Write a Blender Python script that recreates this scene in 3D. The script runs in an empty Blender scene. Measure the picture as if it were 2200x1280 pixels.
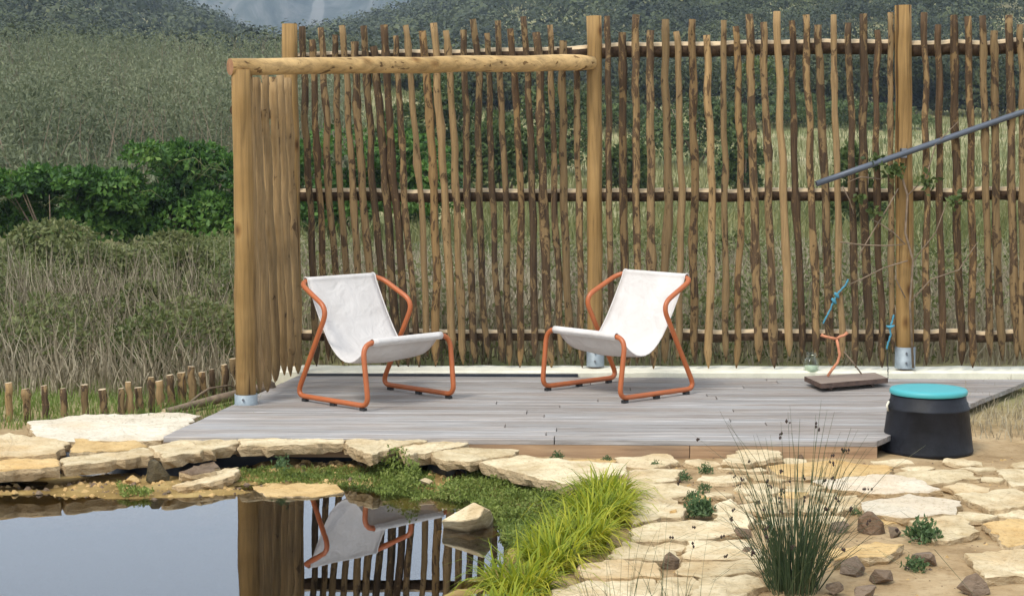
import bpy, math, random
import numpy as np
from mathutils import Vector, noise as mnoise
random.seed(7)
rng = np.random.default_rng(7)
SC = bpy.context.scene
COL = SC.collection
R = math.radians

# ------------------------------------------------------------------ camera
F, PX, PY = 3650.0, 1100.0, 640.0           # focal length and centre of the photograph in its own pixels
PITCH = math.atan((640 - 316.0) / F)
CAMZ = 1.64                                 # eye height above the pond water (z = 0)
cam = bpy.data.cameras.new('camera')
cam.sensor_width = 36.0
cam.lens = 36.0 * F / 2200.0
cam.clip_start = 0.1
cam.clip_end = 5000
camo = bpy.data.objects.new('camera', cam)
COL.objects.link(camo)
camo.location = (0, 0, CAMZ)
camo.rotation_euler = (R(90) - PITCH, 0, 0)
SC.camera = camo

# ------------------------------------------------------------------ world, sun, exposure
SUN_EL, SUN_AZ = 54.0, 218.0                # azimuth clockwise from +Y: sun behind the camera, to the left
world = bpy.data.worlds.new('World')
SC.world = world
world.use_nodes = True
wn, wl = world.node_tree.nodes, world.node_tree.links
wn.clear()
sky = wn.new('ShaderNodeTexSky')
sky.sky_type = 'NISHITA'
sky.sun_disc = False
sky.sun_elevation = R(SUN_EL)
sky.sun_rotation = R(SUN_AZ)
sky.air_density = 1.0
sky.dust_density = 2.5
hs = wn.new('ShaderNodeHueSaturation')      # thin even overcast: the blue is mostly veiled
hs.inputs['Saturation'].default_value = 0.50
hs.inputs['Value'].default_value = 1.0
bg = wn.new('ShaderNodeBackground')
bg.inputs['Strength'].default_value = 0.15
wo = wn.new('ShaderNodeOutputWorld')
wl.new(sky.outputs[0], hs.inputs['Color'])
veil = wn.new('ShaderNodeMix'); veil.data_type = 'RGBA'      # the high cloud layer, the same in every direction
veil.inputs[0].default_value = 0.65
veil.inputs[7].default_value = (5.2, 5.8, 6.5, 1)
wl.new(hs.outputs[0], veil.inputs[6])
wl.new(veil.outputs[2], bg.inputs['Color'])
wl.new(bg.outputs[0], wo.inputs['Surface'])
sl = bpy.data.lights.new('sun', 'SUN')
sl.energy = 1.4
sl.angle = R(14)
sl.color = (1.0, 0.95, 0.86)
so = bpy.data.objects.new('sun', sl)
COL.objects.link(so)
sd = Vector((math.sin(R(SUN_AZ)) * math.cos(R(SUN_EL)), math.cos(R(SUN_AZ)) * math.cos(R(SUN_EL)), math.sin(R(SUN_EL))))
so.rotation_euler = sd.to_track_quat('Z', 'Y').to_euler()
so.location = (-6, -6, 12)
SC.view_settings.view_transform = 'Standard'
SC.view_settings.look = 'None'
SC.view_settings.exposure = 0.80
SC.view_settings.gamma = 1.0
SC.view_settings.use_curve_mapping = False
SC.render.engine = 'CYCLES'
SC.cycles.max_bounces = 8
SC.cycles.transparent_max_bounces = 12
SC.cycles.volume_bounces = 0
SC.cycles.use_denoising = True

# ------------------------------------------------------------------ measuring helpers
CP, SP = math.cos(PITCH), math.sin(PITCH)
def ray(px, py):
    a, b = (px - PX) / F, (PY - py) / F
    return Vector((a, CP + b * SP, -SP + b * CP))
def at_z(px, py, z):                        # where the line of sight meets a level plane
    d = ray(px, py)
    t = (z - CAMZ) / d.z
    return Vector((d.x * t, d.y * t, z))
def at_y(px, py, y):                        # where it meets an upright plane
    d = ray(px, py)
    t = y / d.y
    return Vector((d.x * t, y, CAMZ + d.z * t))
def smooth(a, b, v):
    t = np.clip((v - a) / (b - a), 0, 1)
    return t * t * (3 - 2 * t)

_G = np.random.default_rng(3).random((64, 64))
def vnoise(x, y):                           # tiling value noise, arrays
    x, y = np.asarray(x, float), np.asarray(y, float)
    xi, yi = np.floor(x).astype(int), np.floor(y).astype(int)
    fx, fy = x - xi, y - yi
    fx, fy = fx * fx * (3 - 2 * fx), fy * fy * (3 - 2 * fy)
    g = lambda i, j: _G[i % 64, j % 64]
    return (g(xi, yi) * (1 - fx) + g(xi + 1, yi) * fx) * (1 - fy) + (g(xi, yi + 1) * (1 - fx) + g(xi + 1, yi + 1) * fx) * fy
def fbm(x, y, o=4):
    s, a, t = 0.0, 0.5, 0.0
    for k in range(o):
        s = s + a * vnoise(x * 2 ** k + 17 * k, y * 2 ** k + 31 * k)
        t += a
        a *= 0.5
    return s / t

# ------------------------------------------------------------------ object helpers
def tag(o, label=None, cat=None, group=None, kind=None):
    if label: o['label'] = label
    if cat: o['category'] = cat
    if group: o['group'] = group
    if kind: o['kind'] = kind
    return o
WORLDLOC = {}
def empty(name, loc, label, cat, group=None, rz=0.0):
    o = bpy.data.objects.new(name, None)
    o.empty_display_size = 0.1
    COL.objects.link(o)
    o.location = loc
    o.rotation_euler = (0, 0, rz)
    WORLDLOC[o.name] = Vector(loc)
    return tag(o, label, cat, group)
def link(name, me, mats, parent=None, loc=None):
    o = bpy.data.objects.new(name, me)
    COL.objects.link(o)
    for m in (mats if isinstance(mats, (list, tuple)) else [mats]):
        me.materials.append(m)
    wl_ = Vector(loc) if loc is not None else Vector((0, 0, 0))
    if parent is not None:
        o.parent = parent
        o.location = wl_ - WORLDLOC.get(parent.name, Vector((0, 0, 0)))
    else:
        o.location = wl_
    WORLDLOC[o.name] = wl_
    return o
def big_mesh(name, v, f, mi=None, smooth_=False):   # v (N,3), f (M,k) arrays
    me = bpy.data.meshes.new(name)
    v = np.ascontiguousarray(v, dtype=np.float32)
    f = np.ascontiguousarray(f, dtype=np.int32)
    k = f.shape[1]
    me.vertices.add(len(v)); me.vertices.foreach_set('co', v.ravel())
    me.loops.add(f.size); me.loops.foreach_set('vertex_index', f.ravel())
    me.polygons.add(len(f))
    me.polygons.foreach_set('loop_start', np.arange(0, f.size, k, dtype=np.int32))
    if mi is not None: me.polygons.foreach_set('material_index', np.asarray(mi, np.int32))
    me.polygons.foreach_set('use_smooth', np.full(len(f), smooth_, bool))
    me.update(calc_edges=True)
    return me
class MB:                                   # small mesh collector
    def __init__(s): s.v, s.f, s.m, s.sm = [], [], [], []
    def add(s, v, f, m=0, sm=False):
        b = len(s.v)
        s.v += [Vector(p) for p in v]
        s.f += [tuple(i + b for i in q) for q in f]
        s.m += [m] * len(f)
        s.sm += [sm] * len(f)
        return s
    def box(s, c, d, m=0, rz=0.0):
        ca, sa = math.cos(rz), math.sin(rz)
        v = []
        for z in (-.5, .5):
            for (x, y) in ((-.5, -.5), (.5, -.5), (.5, .5), (-.5, .5)):
                X, Y = x * d[0], y * d[1]
                v.append((c[0] + X * ca - Y * sa, c[1] + X * sa + Y * ca, c[2] + z * d[2]))
        return s.add(v, [(3, 2, 1, 0), (4, 5, 6, 7), (0, 1, 5, 4), (1, 2, 6, 5), (2, 3, 7, 6), (3, 0, 4, 7)], m)
    def tube(s, pts, rad, n=8, m=0, sm=True, closed=False, caps=True, jit=0.0, capm=None, flat=1.0):
        pts = [Vector(p) for p in pts]
        N = len(pts)
        rad = rad if isinstance(rad, (list, tuple)) else [rad] * N
        rings = []
        prev = None
        for i, p in enumerate(pts):
            if closed: t = pts[(i + 1) % N] - pts[i - 1]
            else: t = pts[min(i + 1, N - 1)] - pts[max(i - 1, 0)]
            t.normalize()
            if prev is None:
                u = t.cross(Vector((0, 0, 1)))
                if u.length < 1e-3: u = t.cross(Vector((0, 1, 0)))
            else:
                u = prev - t * prev.dot(t)
            u.normalize(); prev = u
            w = t.cross(u)
            ring = []
            for k in range(n):
                a = 2 * math.pi * k / n
                r = rad[i] * (1 + (random.uniform(-jit, jit) if jit else 0))
                ring.append(p + u * (math.cos(a) * r) + w * (math.sin(a) * r * flat))
            rings.append(ring)
        v = [q for r in rings for q in r]
        f = []
        for i in range(N if closed else N - 1):
            j = (i + 1) % N
            for k in range(n):
                f.append((i * n + k, i * n + (k + 1) % n, j * n + (k + 1) % n, j * n + k))
        s.add(v, f, m, sm)
        if caps and not closed:
            b = len(s.v) - len(v)
            s.f.append(tuple(b + k for k in range(n - 1, -1, -1))); s.m.append(m if capm is None else capm); s.sm.append(False)
            s.f.append(tuple(b + (N - 1) * n + k for k in range(n))); s.m.append(m if capm is None else capm); s.sm.append(False)
        return s
    def lathe(s, c, prof, n=24, m=0, sm=True):
        v = []
        for (r, z) in prof:
            for k in range(n):
                a = 2 * math.pi * k / n
                v.append((c[0] + r * math.cos(a), c[1] + r * math.sin(a), c[2] + z))
        f = []
        for i in range(len(prof) - 1):
            for k in range(n):
                f.append((i * n + k, i * n + (k + 1) % n, (i + 1) * n + (k + 1) % n, (i + 1) * n + k))
        return s.add(v, f, m, sm)
    def build(s, name, mats, parent=None, loc=None):
        if loc is None:
            a = np.array([tuple(p) for p in s.v])
            loc = Vector(((a[:, 0].min() + a[:, 0].max()) / 2, (a[:, 1].min() + a[:, 1].max()) / 2, a[:, 2].min()))
        loc = Vector(loc)
        me = bpy.data.meshes.new(name)
        me.from_pydata([tuple(p - loc) for p in s.v], [], s.f)
        me.polygons.foreach_set('material_index', s.m)
        me.polygons.foreach_set('use_smooth', s.sm)
        me.update()
        return link(name, me, mats, parent, loc)

# ------------------------------------------------------------------ materials
def mat(name):
    m = bpy.data.materials.new(name)
    m.use_nodes = True
    nt = m.node_tree
    return m, nt, nt.nodes, nt.links, nt.nodes['Principled BSDF']
def ramp(n, stops):
    r = n.new('ShaderNodeValToRGB')
    e = r.color_ramp.elements
    while len(e) < len(stops): e.new(0.5)
    for i, (p, c) in enumerate(stops):
        e[i].position = p
        e[i].color = (*c, 1)
    return r
def coords(n, l, scale=(1, 1, 1), rnd=True, kind='Object'):
    tc = n.new('ShaderNodeTexCoord')
    mp = n.new('ShaderNodeMapping')
    mp.inputs['Scale'].default_value = scale
    l.new(tc.outputs[kind], mp.inputs['Vector'])
    if rnd:
        oi = n.new('ShaderNodeObjectInfo')
        mu = n.new('ShaderNodeMath'); mu.operation = 'MULTIPLY'; mu.inputs[1].default_value = 37.0
        l.new(oi.outputs['Random'], mu.inputs[0])
        l.new(mu.outputs[0], mp.inputs['Location'])
    return mp
def noise(n, l, vec, scale, detail=4, rough=0.6, dist=0.0):
    t = n.new('ShaderNodeTexNoise')
    t.inputs['Scale'].default_value = scale
    t.inputs['Detail'].default_value = detail
    t.inputs['Roughness'].default_value = rough
    t.inputs['Distortion'].default_value = dist
    l.new(vec.outputs[0], t.inputs['Vector'])
    return t
def mixc(n, l, fac, a, b, mode='MIX'):
    x = n.new('ShaderNodeMix'); x.data_type = 'RGBA'; x.blend_type = mode
    for s, v in ((x.inputs[0], fac), (x.inputs[6], a), (x.inputs[7], b)):
        if hasattr(v, 'links') or hasattr(v, 'is_linked'): l.new(v, s)
        elif isinstance(v, (int, float)): s.default_value = v
        else: s.default_value = (*v, 1)
    return x.outputs[2]
def bump(n, l, h, st, dist=0.01):
    b = n.new('ShaderNodeBump')
    b.inputs['Strength'].default_value = st
    b.inputs['Distance'].default_value = dist
    l.new(h, b.inputs['Height'])
    return b.outputs[0]

def m_stake(name, bark, wood, bias):
    m, nt, n, l, p = mat(name)
    mp = coords(n, l, (7, 7, 3.0))
    a = noise(n, l, mp, 2.4, 6, 0.68, 0.8)
    mp2 = coords(n, l, (60, 60, 4))
    g = noise(n, l, mp2, 1.0, 5, 0.7)
    oi = n.new('ShaderNodeObjectInfo')
    ad = n.new('ShaderNodeMath'); ad.operation = 'MULTIPLY_ADD'; ad.inputs[1].default_value = 0.13; ad.inputs[2].default_value = bias
    l.new(oi.outputs['Random'], ad.inputs[0])
    su = n.new('ShaderNodeMath'); su.operation = 'ADD'
    l.new(a.outputs[0], su.inputs[0]); l.new(ad.outputs[0], su.inputs[1])
    rf = ramp(n, [(0.485, (0, 0, 0)), (0.515, (1, 1, 1))])
    l.new(su.outputs[0], rf.inputs[0])
    rb = ramp(n, [(0.3, tuple(c * 0.45 for c in bark)), (0.7, tuple(c * 1.7 for c in bark))])
    l.new(g.outputs[0], rb.inputs[0])
    rw = ramp(n, [(0.3, tuple(c * 0.6 for c in wood)), (0.55, wood), (0.75, tuple(min(1, c * 1.25) for c in wood))])
    l.new(g.outputs[0], rw.inputs[0])
    c = mixc(n, l, rf.outputs[0], rb.outputs[0], rw.outputs[0])
    wn_ = n.new('ShaderNodeTexWhiteNoise'); wn_.noise_dimensions = '1D'
    l.new(oi.outputs['Random'], wn_.inputs['W'])
    rv = ramp(n, [(0, (0.70, 0.69, 0.66)), (0.6, (1, 0.98, 0.95)), (1, (1.2, 1.15, 1.05))])
    l.new(wn_.outputs['Value'], rv.inputs[0])
    c = mixc(n, l, 1.0, c, rv.outputs[0], 'MULTIPLY')
    l.new(c, p.inputs['Base Color'])
    p.inputs['Roughness'].default_value = 0.85
    p.inputs['Specular IOR Level'].default_value = 0.25
    hh = n.new('ShaderNodeMath'); hh.operation = 'MULTIPLY_ADD'; hh.inputs[1].default_value = -0.5
    l.new(rf.outputs[0], hh.inputs[0]); l.new(g.outputs[0], hh.inputs[2])
    l.new(bump(n, l, hh.outputs[0], 0.7, 0.008), p.inputs['Normal'])
    return m
def m_log(name, base, axis='z', knots=True):
    m, nt, n, l, p = mat(name)
    sc = {'z': (28, 28, 1.2), 'x': (1.2, 28, 28)}[axis]
    mp = coords(n, l, sc)
    g = noise(n, l, mp, 1.0, 6, 0.65, 0.6)
    mp2 = coords(n, l, (1, 1, 1))
    b = noise(n, l, mp2, 2.0, 3, 0.5)
    r = ramp(n, [(0.28, tuple(c * 0.45 for c in base)), (0.5, tuple(c * 0.92 for c in base)), (0.72, tuple(c * 1.22 for c in base))])
    l.new(g.outputs[0], r.inputs[0])
    r2 = ramp(n, [(0.35, (0.72, 0.66, 0.55)), (0.65, (1.08, 1.04, 1.0))])
    l.new(b.outputs[0], r2.inputs[0])
    c = mixc(n, l, 1.0, r.outputs[0], r2.outputs[0], 'MULTIPLY')
    if knots:
        mp3 = coords(n, l, (4.5, 4.5, 2.6) if axis == 'z' else (2.6, 4.5, 4.5))
        v = n.new('ShaderNodeTexVoronoi'); v.inputs['Scale'].default_value = 1.3
        l.new(mp3.outputs[0], v.inputs['Vector'])
        kr = ramp(n, [(0.05, (0.24, 0.14, 0.08)), (0.13, (0.75, 0.68, 0.6)), (0.2, (1, 1, 1))])
        l.new(v.outputs['Distance'], kr.inputs[0])
        c = mixc(n, l, 0.9, c, kr.outputs[0], 'MULTIPLY')
    ck = noise(n, l, coords(n, l, (34, 34, 0.9) if axis == 'z' else (0.9, 34, 34)), 1.0, 2, 0.5, 0.35)
    cr = ramp(n, [(0.325, (0.22, 0.17, 0.13)), (0.355, (1, 1, 1))])
    l.new(ck.outputs[0], cr.inputs[0])
    c = mixc(n, l, 0.85, c, cr.outputs[0], 'MULTIPLY')
    l.new(c, p.inputs['Base Color'])
    p.inputs['Roughness'].default_value = 0.75
    p.inputs['Specular IOR Level'].default_value = 0.25
    hm = n.new('ShaderNodeMath'); hm.operation = 'MULTIPLY_ADD'; hm.inputs[1].default_value = 0.6
    l.new(cr.outputs[0], hm.inputs[0]); l.new(g.outputs[0], hm.inputs[2])
    l.new(bump(n, l, hm.outputs[0], 0.6, 0.008), p.inputs['Normal'])
    return m
def m_simple(name, col, rough=0.6, metal=0.0, nscale=0, namt=0.3, bst=0.0, stretch=(1, 1, 1), spec=0.5):
    m, nt, n, l, p = mat(name)
    p.inputs['Base Color'].default_value = (*col, 1)
    p.inputs['Roughness'].default_value = rough
    p.inputs['Metallic'].default_value = metal
    p.inputs['Specular IOR Level'].default_value = spec
    if nscale:
        mp = coords(n, l, stretch)
        t = noise(n, l, mp, nscale, 5, 0.65)
        r = ramp(n, [(0.3, tuple(c * (1 - namt) for c in col)), (0.7, tuple(min(1, c * (1 + namt)) for c in col))])
        l.new(t.outputs[0], r.inputs[0])
        l.new(r.outputs[0], p.inputs['Base Color'])
        if bst: l.new(bump(n, l, t.outputs[0], bst, 0.01), p.inputs['Normal'])
    return m
def m_leaf(name, cols, trans=0.3, nscale=0.6, rough=0.55, rnd=0.55):
    m, nt, n, l, p = mat(name)
    ge = n.new('ShaderNodeNewGeometry')
    tc = n.new('ShaderNodeTexCoord')
    t = n.new('ShaderNodeTexNoise'); t.inputs['Scale'].default_value = nscale; t.inputs['Detail'].default_value = 3
    l.new(tc.outputs['Object'], t.inputs['Vector'])
    ad = n.new('ShaderNodeMath'); ad.operation = 'MULTIPLY_ADD'; ad.inputs[1].default_value = rnd
    l.new(ge.outputs['Random Per Island'], ad.inputs[0])
    mu = n.new('ShaderNodeMath'); mu.operation = 'MULTIPLY_ADD'; mu.inputs[1].default_value = 1.75 - rnd * 0.8; mu.inputs[2].default_value = -0.43 - (0.55 - rnd) * 0.25
    l.new(t.outputs[0], mu.inputs[0]); l.new(mu.outputs[0], ad.inputs[2])
    k = len(cols)
    r = ramp(n, [(i / max(1, k - 1), c) for i, c in enumerate(cols)])
    l.new(ad.outputs[0], r.inputs[0])
    l.new(r.outputs[0], p.inputs['Base Color'])
    p.inputs['Roughness'].default_value = rough
    p.inputs['Specular IOR Level'].default_value = 0.3
    tr = n.new('ShaderNodeBsdfTranslucent')
    l.new(r.outputs[0], tr.inputs['Color'])
    mx = n.new('ShaderNodeMixShader'); mx.inputs[0].default_value = trans
    out = n['Material Output']
    l.new(p.outputs[0], mx.inputs[1]); l.new(tr.outputs[0], mx.inputs[2])
    l.new(mx.outputs[0], out.inputs['Surface'])
    return m
def m_stone(name, lo, hi, stain, bst=0.6):
    m, nt, n, l, p = mat(name)
    mp = coords(n, l, (1, 1, 2.5))
    a = noise(n, l, mp, 6, 6, 0.65, 0.4)
    b = noise(n, l, mp, 2.2, 3, 0.55)
    c_ = noise(n, l, mp, 45, 4, 0.7)
    r = ramp(n, [(0.3, lo), (0.62, hi)])
    l.new(a.outputs[0], r.inputs[0])
    r2 = ramp(n, [(0.5, (0, 0, 0)), (0.72, (0.75, 0.75, 0.75))])
    l.new(b.outputs[0], r2.inputs[0])
    c = mixc(n, l, r2.outputs[0], r.outputs[0], stain)
    r3 = ramp(n, [(0.32, (0.58, 0.52, 0.44)), (0.48, (1, 1, 1))])
    l.new(c_.outputs[0], r3.inputs[0])
    c = mixc(n, l, 0.7, c, r3.outputs[0], 'MULTIPLY')
    oi = n.new('ShaderNodeObjectInfo')
    r4 = ramp(n, [(0.0, (0.86, 0.83, 0.78)), (1.0, (1.04, 1.03, 1.02))])
    l.new(oi.outputs['Random'], r4.inputs[0])
    c = mixc(n, l, 1.0, c, r4.outputs[0], 'MULTIPLY')
    l.new(c, p.inputs['Base Color'])
    p.inputs['Roughness'].default_value = 0.9
    p.inputs['Specular IOR Level'].default_value = 0.2
    ad = n.new('ShaderNodeMath'); ad.operation = 'MULTIPLY_ADD'; ad.inputs[1].default_value = 0.35
    l.new(c_.outputs[0], ad.inputs[0]); l.new(a.outputs[0], ad.inputs[2])
    l.new(bump(n, l, ad.outputs[0], bst, 0.035), p.inputs['Normal'])
    return m

M = {}
M['stake'] = m_stake('stake bark and sapwood', (0.080, 0.051, 0.028), (0.25, 0.168, 0.080), -0.05)
M['stake_light'] = m_stake('peeled stake wood', (0.11, 0.070, 0.035), (0.31, 0.208, 0.100), 0.04)
M['stake_dark'] = m_stake('stake dark bark', (0.075, 0.046, 0.024), (0.235, 0.152, 0.068), -0.085)
M['bark'] = m_simple('dark bark', (0.07, 0.044, 0.026), 0.9, 0, 30, 0.6, 0.8, (1, 1, 1), 0.2)
M['cutwood_toplight'] = m_simple('cut wood and rail top light', (0.56, 0.42, 0.25), 0.75, 0, 12, 0.25, 0.2, (1, 8, 8))  # cut ends; on the rails also the painted sky light on top
M['log'] = m_log('pine log upright', (0.345, 0.222, 0.088))
M['beam'] = m_log('pine log level', (0.52, 0.36, 0.165), 'x')
M['logend'] = m_simple('log end grain', (0.30, 0.15, 0.07), 0.8, 0, 20, 0.35, 0.3)
M['galv'] = m_simple('galvanised steel', (0.25, 0.29, 0.31), 0.55, 0.2, 25, 0.18)
M['bolt'] = m_simple('bolt steel', (0.22, 0.23, 0.25), 0.4, 0.9)
M['concrete'] = m_simple('pale concrete kerb', (0.72, 0.68, 0.54), 0.85, 0, 9, 0.12, 0.2)
M['orange'] = m_simple('orange powder coat', (0.40, 0.108, 0.030), 0.4, 0, 8, 0.08)
M['rubber'] = m_simple('black rubber', (0.015, 0.014, 0.014), 0.6)
M['black'] = m_simple('black plastic tub', (0.009, 0.010, 0.014), 0.55, 0, 7, 0.75, 0.5, (1, 1, 1), 0.28)
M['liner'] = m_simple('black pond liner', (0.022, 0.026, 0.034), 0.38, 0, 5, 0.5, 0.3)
M['teal'] = m_simple('turquoise plastic', (0.055, 0.34, 0.36), 0.45)
M['rope'] = m_simple('blue rope', (0.06, 0.25, 0.34), 0.8, 0, 60, 0.4, 0.4)
M['cord'] = m_simple('black cord', (0.02, 0.02, 0.02), 0.8)
M['twig'] = m_simple('grey brown twig', (0.20, 0.145, 0.095), 0.85, 0, 20, 0.4)
M['copper'] = m_simple('orange brown twig', (0.50, 0.20, 0.10), 0.65, 0, 30, 0.3, 0.3)
M['pipe'] = m_simple('grey pipe', (0.085, 0.10, 0.125), 0.45, 0.2, 5, 0.12)
M['plank'] = m_simple('dark brown plank', (0.085, 0.050, 0.036), 0.7, 0, 3, 0.5, 0.4, (1, 12, 12))
M['planktop'] = m_simple('weathered plank top', (0.24, 0.185, 0.145), 0.7, 0, 3, 0.4, 0.4, (1, 12, 12))
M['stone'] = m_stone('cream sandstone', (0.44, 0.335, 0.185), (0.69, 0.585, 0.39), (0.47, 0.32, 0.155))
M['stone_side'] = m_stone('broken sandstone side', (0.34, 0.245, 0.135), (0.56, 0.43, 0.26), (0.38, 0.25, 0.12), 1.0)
M['stone_white'] = m_stone('pale limestone', (0.52, 0.455, 0.34), (0.68, 0.61, 0.49), (0.58, 0.45, 0.30))
M['stone_ochre'] = m_stone('ochre sandstone', (0.46, 0.30, 0.12), (0.62, 0.44, 0.21), (0.50, 0.29, 0.10))
M['stone_brown'] = m_stone('brown rock', (0.13, 0.095, 0.065), (0.25, 0.185, 0.13), (0.20, 0.12, 0.07), 0.9)
M['stone_moss'] = m_stone('mossy wet rock', (0.06, 0.05, 0.03), (0.14, 0.11, 0.06), (0.07, 0.09, 0.02), 1.0)

# deck boards: silver grey weathered wood with brown streaks
m, nt, n, l, p = mat('weathered deck board')
mp = coords(n, l, (1.3, 42, 42))
g = noise(n, l, mp, 1.0, 6, 0.7, 0.8)
r = ramp(n, [(0.25, (0.095, 0.083, 0.074)), (0.47, (0.262, 0.246, 0.232)), (0.72, (0.46, 0.442, 0.425))])
l.new(g.outputs[0], r.inputs[0])
mpb = coords(n, l, (0.8, 3, 3))
b = noise(n, l, mpb, 1.6, 3, 0.55)
r2 = ramp(n, [(0.38, (0.95, 0.87, 0.80)), (0.62, (1.06, 1.07, 1.08))])
l.new(b.outputs[0], r2.inputs[0])
oi = n.new('ShaderNodeObjectInfo')
r3 = ramp(n, [(0, (0.82, 0.80, 0.78)), (1, (1.10, 1.10, 1.10))])
l.new(oi.outputs['Random'], r3.inputs[0])
c = mixc(n, l, 1, r.outputs[0], r2.outputs[0], 'MULTIPLY')
c = mixc(n, l, 1, c, r3.outputs[0], 'MULTIPLY')
l.new(c, p.inputs['Base Color'])
p.inputs['Roughness'].default_value = 0.62
l.new(bump(n, l, g.outputs[0], 0.3, 0.004), p.inputs['Normal'])
M['deck'] = m
m, nt, n, l, p = mat('pine fascia')
mp = coords(n, l, (1.2, 30, 30))
g = noise(n, l, mp, 1.0, 6, 0.65, 0.5)
r = ramp(n, [(0.28, (0.17, 0.105, 0.06)), (0.5, (0.33, 0.215, 0.125)), (0.72, (0.44, 0.31, 0.19))])
l.new(g.outputs[0], r.inputs[0])
b = noise(n, l, coords(n, l, (0.9, 1, 1)), 1.8, 2, 0.5)
r2 = ramp(n, [(0.45, (1.05, 1.0, 0.93)), (0.62, (0.66, 0.68, 0.72))])
l.new(b.outputs[0], r2.inputs[0])
l.new(mixc(n, l, 1, r.outputs[0], r2.outputs[0], 'MULTIPLY'), p.inputs['Base Color'])
p.inputs['Roughness'].default_value = 0.7
M['fascia'] = m
# canvas sling
m, nt, n, l, p = mat('white canvas')
mp = coords(n, l, (1, 1, 1))
b = noise(n, l, mp, 5, 3, 0.6)
r = ramp(n, [(0.3, (0.56, 0.525, 0.49)), (0.7, (0.645, 0.61, 0.575))])
l.new(b.outputs[0], r.inputs[0]); l.new(r.outputs[0], p.inputs['Base Color'])
p.inputs['Roughness'].default_value = 0.9
p.inputs['Specular IOR Level'].default_value = 0.15
f = noise(n, l, mp, 9, 4, 0.5, 0.6)
l.new(bump(n, l, f.outputs[0], 0.45, 0.035), p.inputs['Normal'])
M['canvas'] = m
# water
m, nt, n, l, p = mat('pond water')
n.remove(p)
fr = n.new('ShaderNodeFresnel'); fr.inputs['IOR'].default_value = 2.0
gl = n.new('ShaderNodeBsdfGlossy'); gl.inputs['Roughness'].default_value = 0.0
gl.inputs['Color'].default_value = (0.97, 0.98, 1.0, 1)
tr = n.new('ShaderNodeBsdfTransparent'); tr.inputs['Color'].default_value = (0.74, 0.66, 0.42, 1)
tc = n.new('ShaderNodeTexCoord')
w = n.new('ShaderNodeTexNoise'); w.inputs['Scale'].default_value = 3.0; w.inputs['Detail'].default_value = 2
l.new(tc.outputs['Object'], w.inputs['Vector'])
bb = bump(n, l, w.outputs[0], 0.012, 0.02)
l.new(bb, gl.inputs['Normal']); l.new(bb, fr.inputs['Normal'])
mx = n.new('ShaderNodeMixShader')
l.new(fr.outputs[0], mx.inputs[0]); l.new(tr.outputs[0], mx.inputs[1]); l.new(gl.outputs[0], mx.inputs[2])
l.new(mx.outputs[0], n['Material Output'].inputs['Surface'])
M['water'] = m
# glass jar
m, nt, n, l, p = mat('clear glass')
n.remove(p)
lw = n.new('ShaderNodeLayerWeight'); lw.inputs['Blend'].default_value = 0.35
fr = n.new('ShaderNodeMath'); fr.operation = 'MULTIPLY'; fr.inputs[1].default_value = 0.55; l.new(lw.outputs['Facing'], fr.inputs[0])
lw.inputs['Blend'].default_value = 0.2
gl = n.new('ShaderNodeBsdfGlossy'); gl.inputs['Roughness'].default_value = 0.03
tr = n.new('ShaderNodeBsdfTransparent'); tr.inputs['Color'].default_value = (0.95, 0.97, 0.955, 1)
mx = n.new('ShaderNodeMixShader')
l.new(fr.outputs[0], mx.inputs[0]); l.new(tr.outputs[0], mx.inputs[1]); l.new(gl.outputs[0], mx.inputs[2])
l.new(mx.outputs[0], n['Material Output'].inputs['Surface'])
M['glass'] = m
M['wax'] = m_simple('pale green wax', (0.48, 0.54, 0.40), 0.5)
# leaves
M['bramble'] = m_leaf('bramble leaf', [(0.014, 0.035, 0.008), (0.04, 0.10, 0.016), (0.09, 0.185, 0.028), (0.19, 0.28, 0.06)], 0.3, 1.4)
M['scrub'] = m_leaf('grey green scrub leaf', [(0.07, 0.085, 0.04), (0.13, 0.15, 0.075), (0.19, 0.205, 0.11), (0.28, 0.28, 0.17)], 0.25, 0.13, 0.55, 0.35)
M['mixed'] = m_leaf('mixed undergrowth leaf', [(0.055, 0.075, 0.022), (0.12, 0.145, 0.042), (0.19, 0.20, 0.075), (0.30, 0.27, 0.14)], 0.3, 0.8)
M['dry'] = m_leaf('dry stems', [(0.13, 0.10, 0.062), (0.25, 0.205, 0.13), (0.37, 0.315, 0.21), (0.50, 0.44, 0.32)], 0.15, 0.7)
M['meadow'] = m_leaf('meadow grass', [(0.07, 0.095, 0.028), (0.14, 0.155, 0.05), (0.23, 0.215, 0.085), (0.32, 0.28, 0.14)], 0.3, 0.10, 0.55, 0.4)
M['forest'] = m_leaf('hill tree leaf', [(0.012, 0.018, 0.006), (0.038, 0.05, 0.015), (0.085, 0.10, 0.03), (0.17, 0.175, 0.06)], 0.15, 0.16, 0.6, 0.16)
M['shrub'] = m_leaf('dark shrub leaf', [(0.022, 0.035, 0.010), (0.055, 0.085, 0.022), (0.10, 0.14, 0.038), (0.17, 0.20, 0.065)], 0.3, 0.6)
M['yellowgreen'] = m_leaf('yellow green sedge blade', [(0.07, 0.11, 0.012), (0.21, 0.27, 0.018), (0.42, 0.42, 0.03), (0.60, 0.50, 0.08)], 0.4, 2.5)
M['weed'] = m_leaf('water weed leaf', [(0.055, 0.08, 0.014), (0.13, 0.175, 0.03), (0.23, 0.28, 0.06), (0.34, 0.35, 0.11)], 0.3, 3.5)
M['smallweed'] = m_leaf('little weed leaf', [(0.045, 0.085, 0.03), (0.09, 0.15, 0.055), (0.16, 0.22, 0.09)], 0.3, 6)
M['grass'] = m_leaf('green grass blade', [(0.08, 0.13, 0.025), (0.16, 0.23, 0.045), (0.28, 0.31, 0.09)], 0.35, 1.2)
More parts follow.
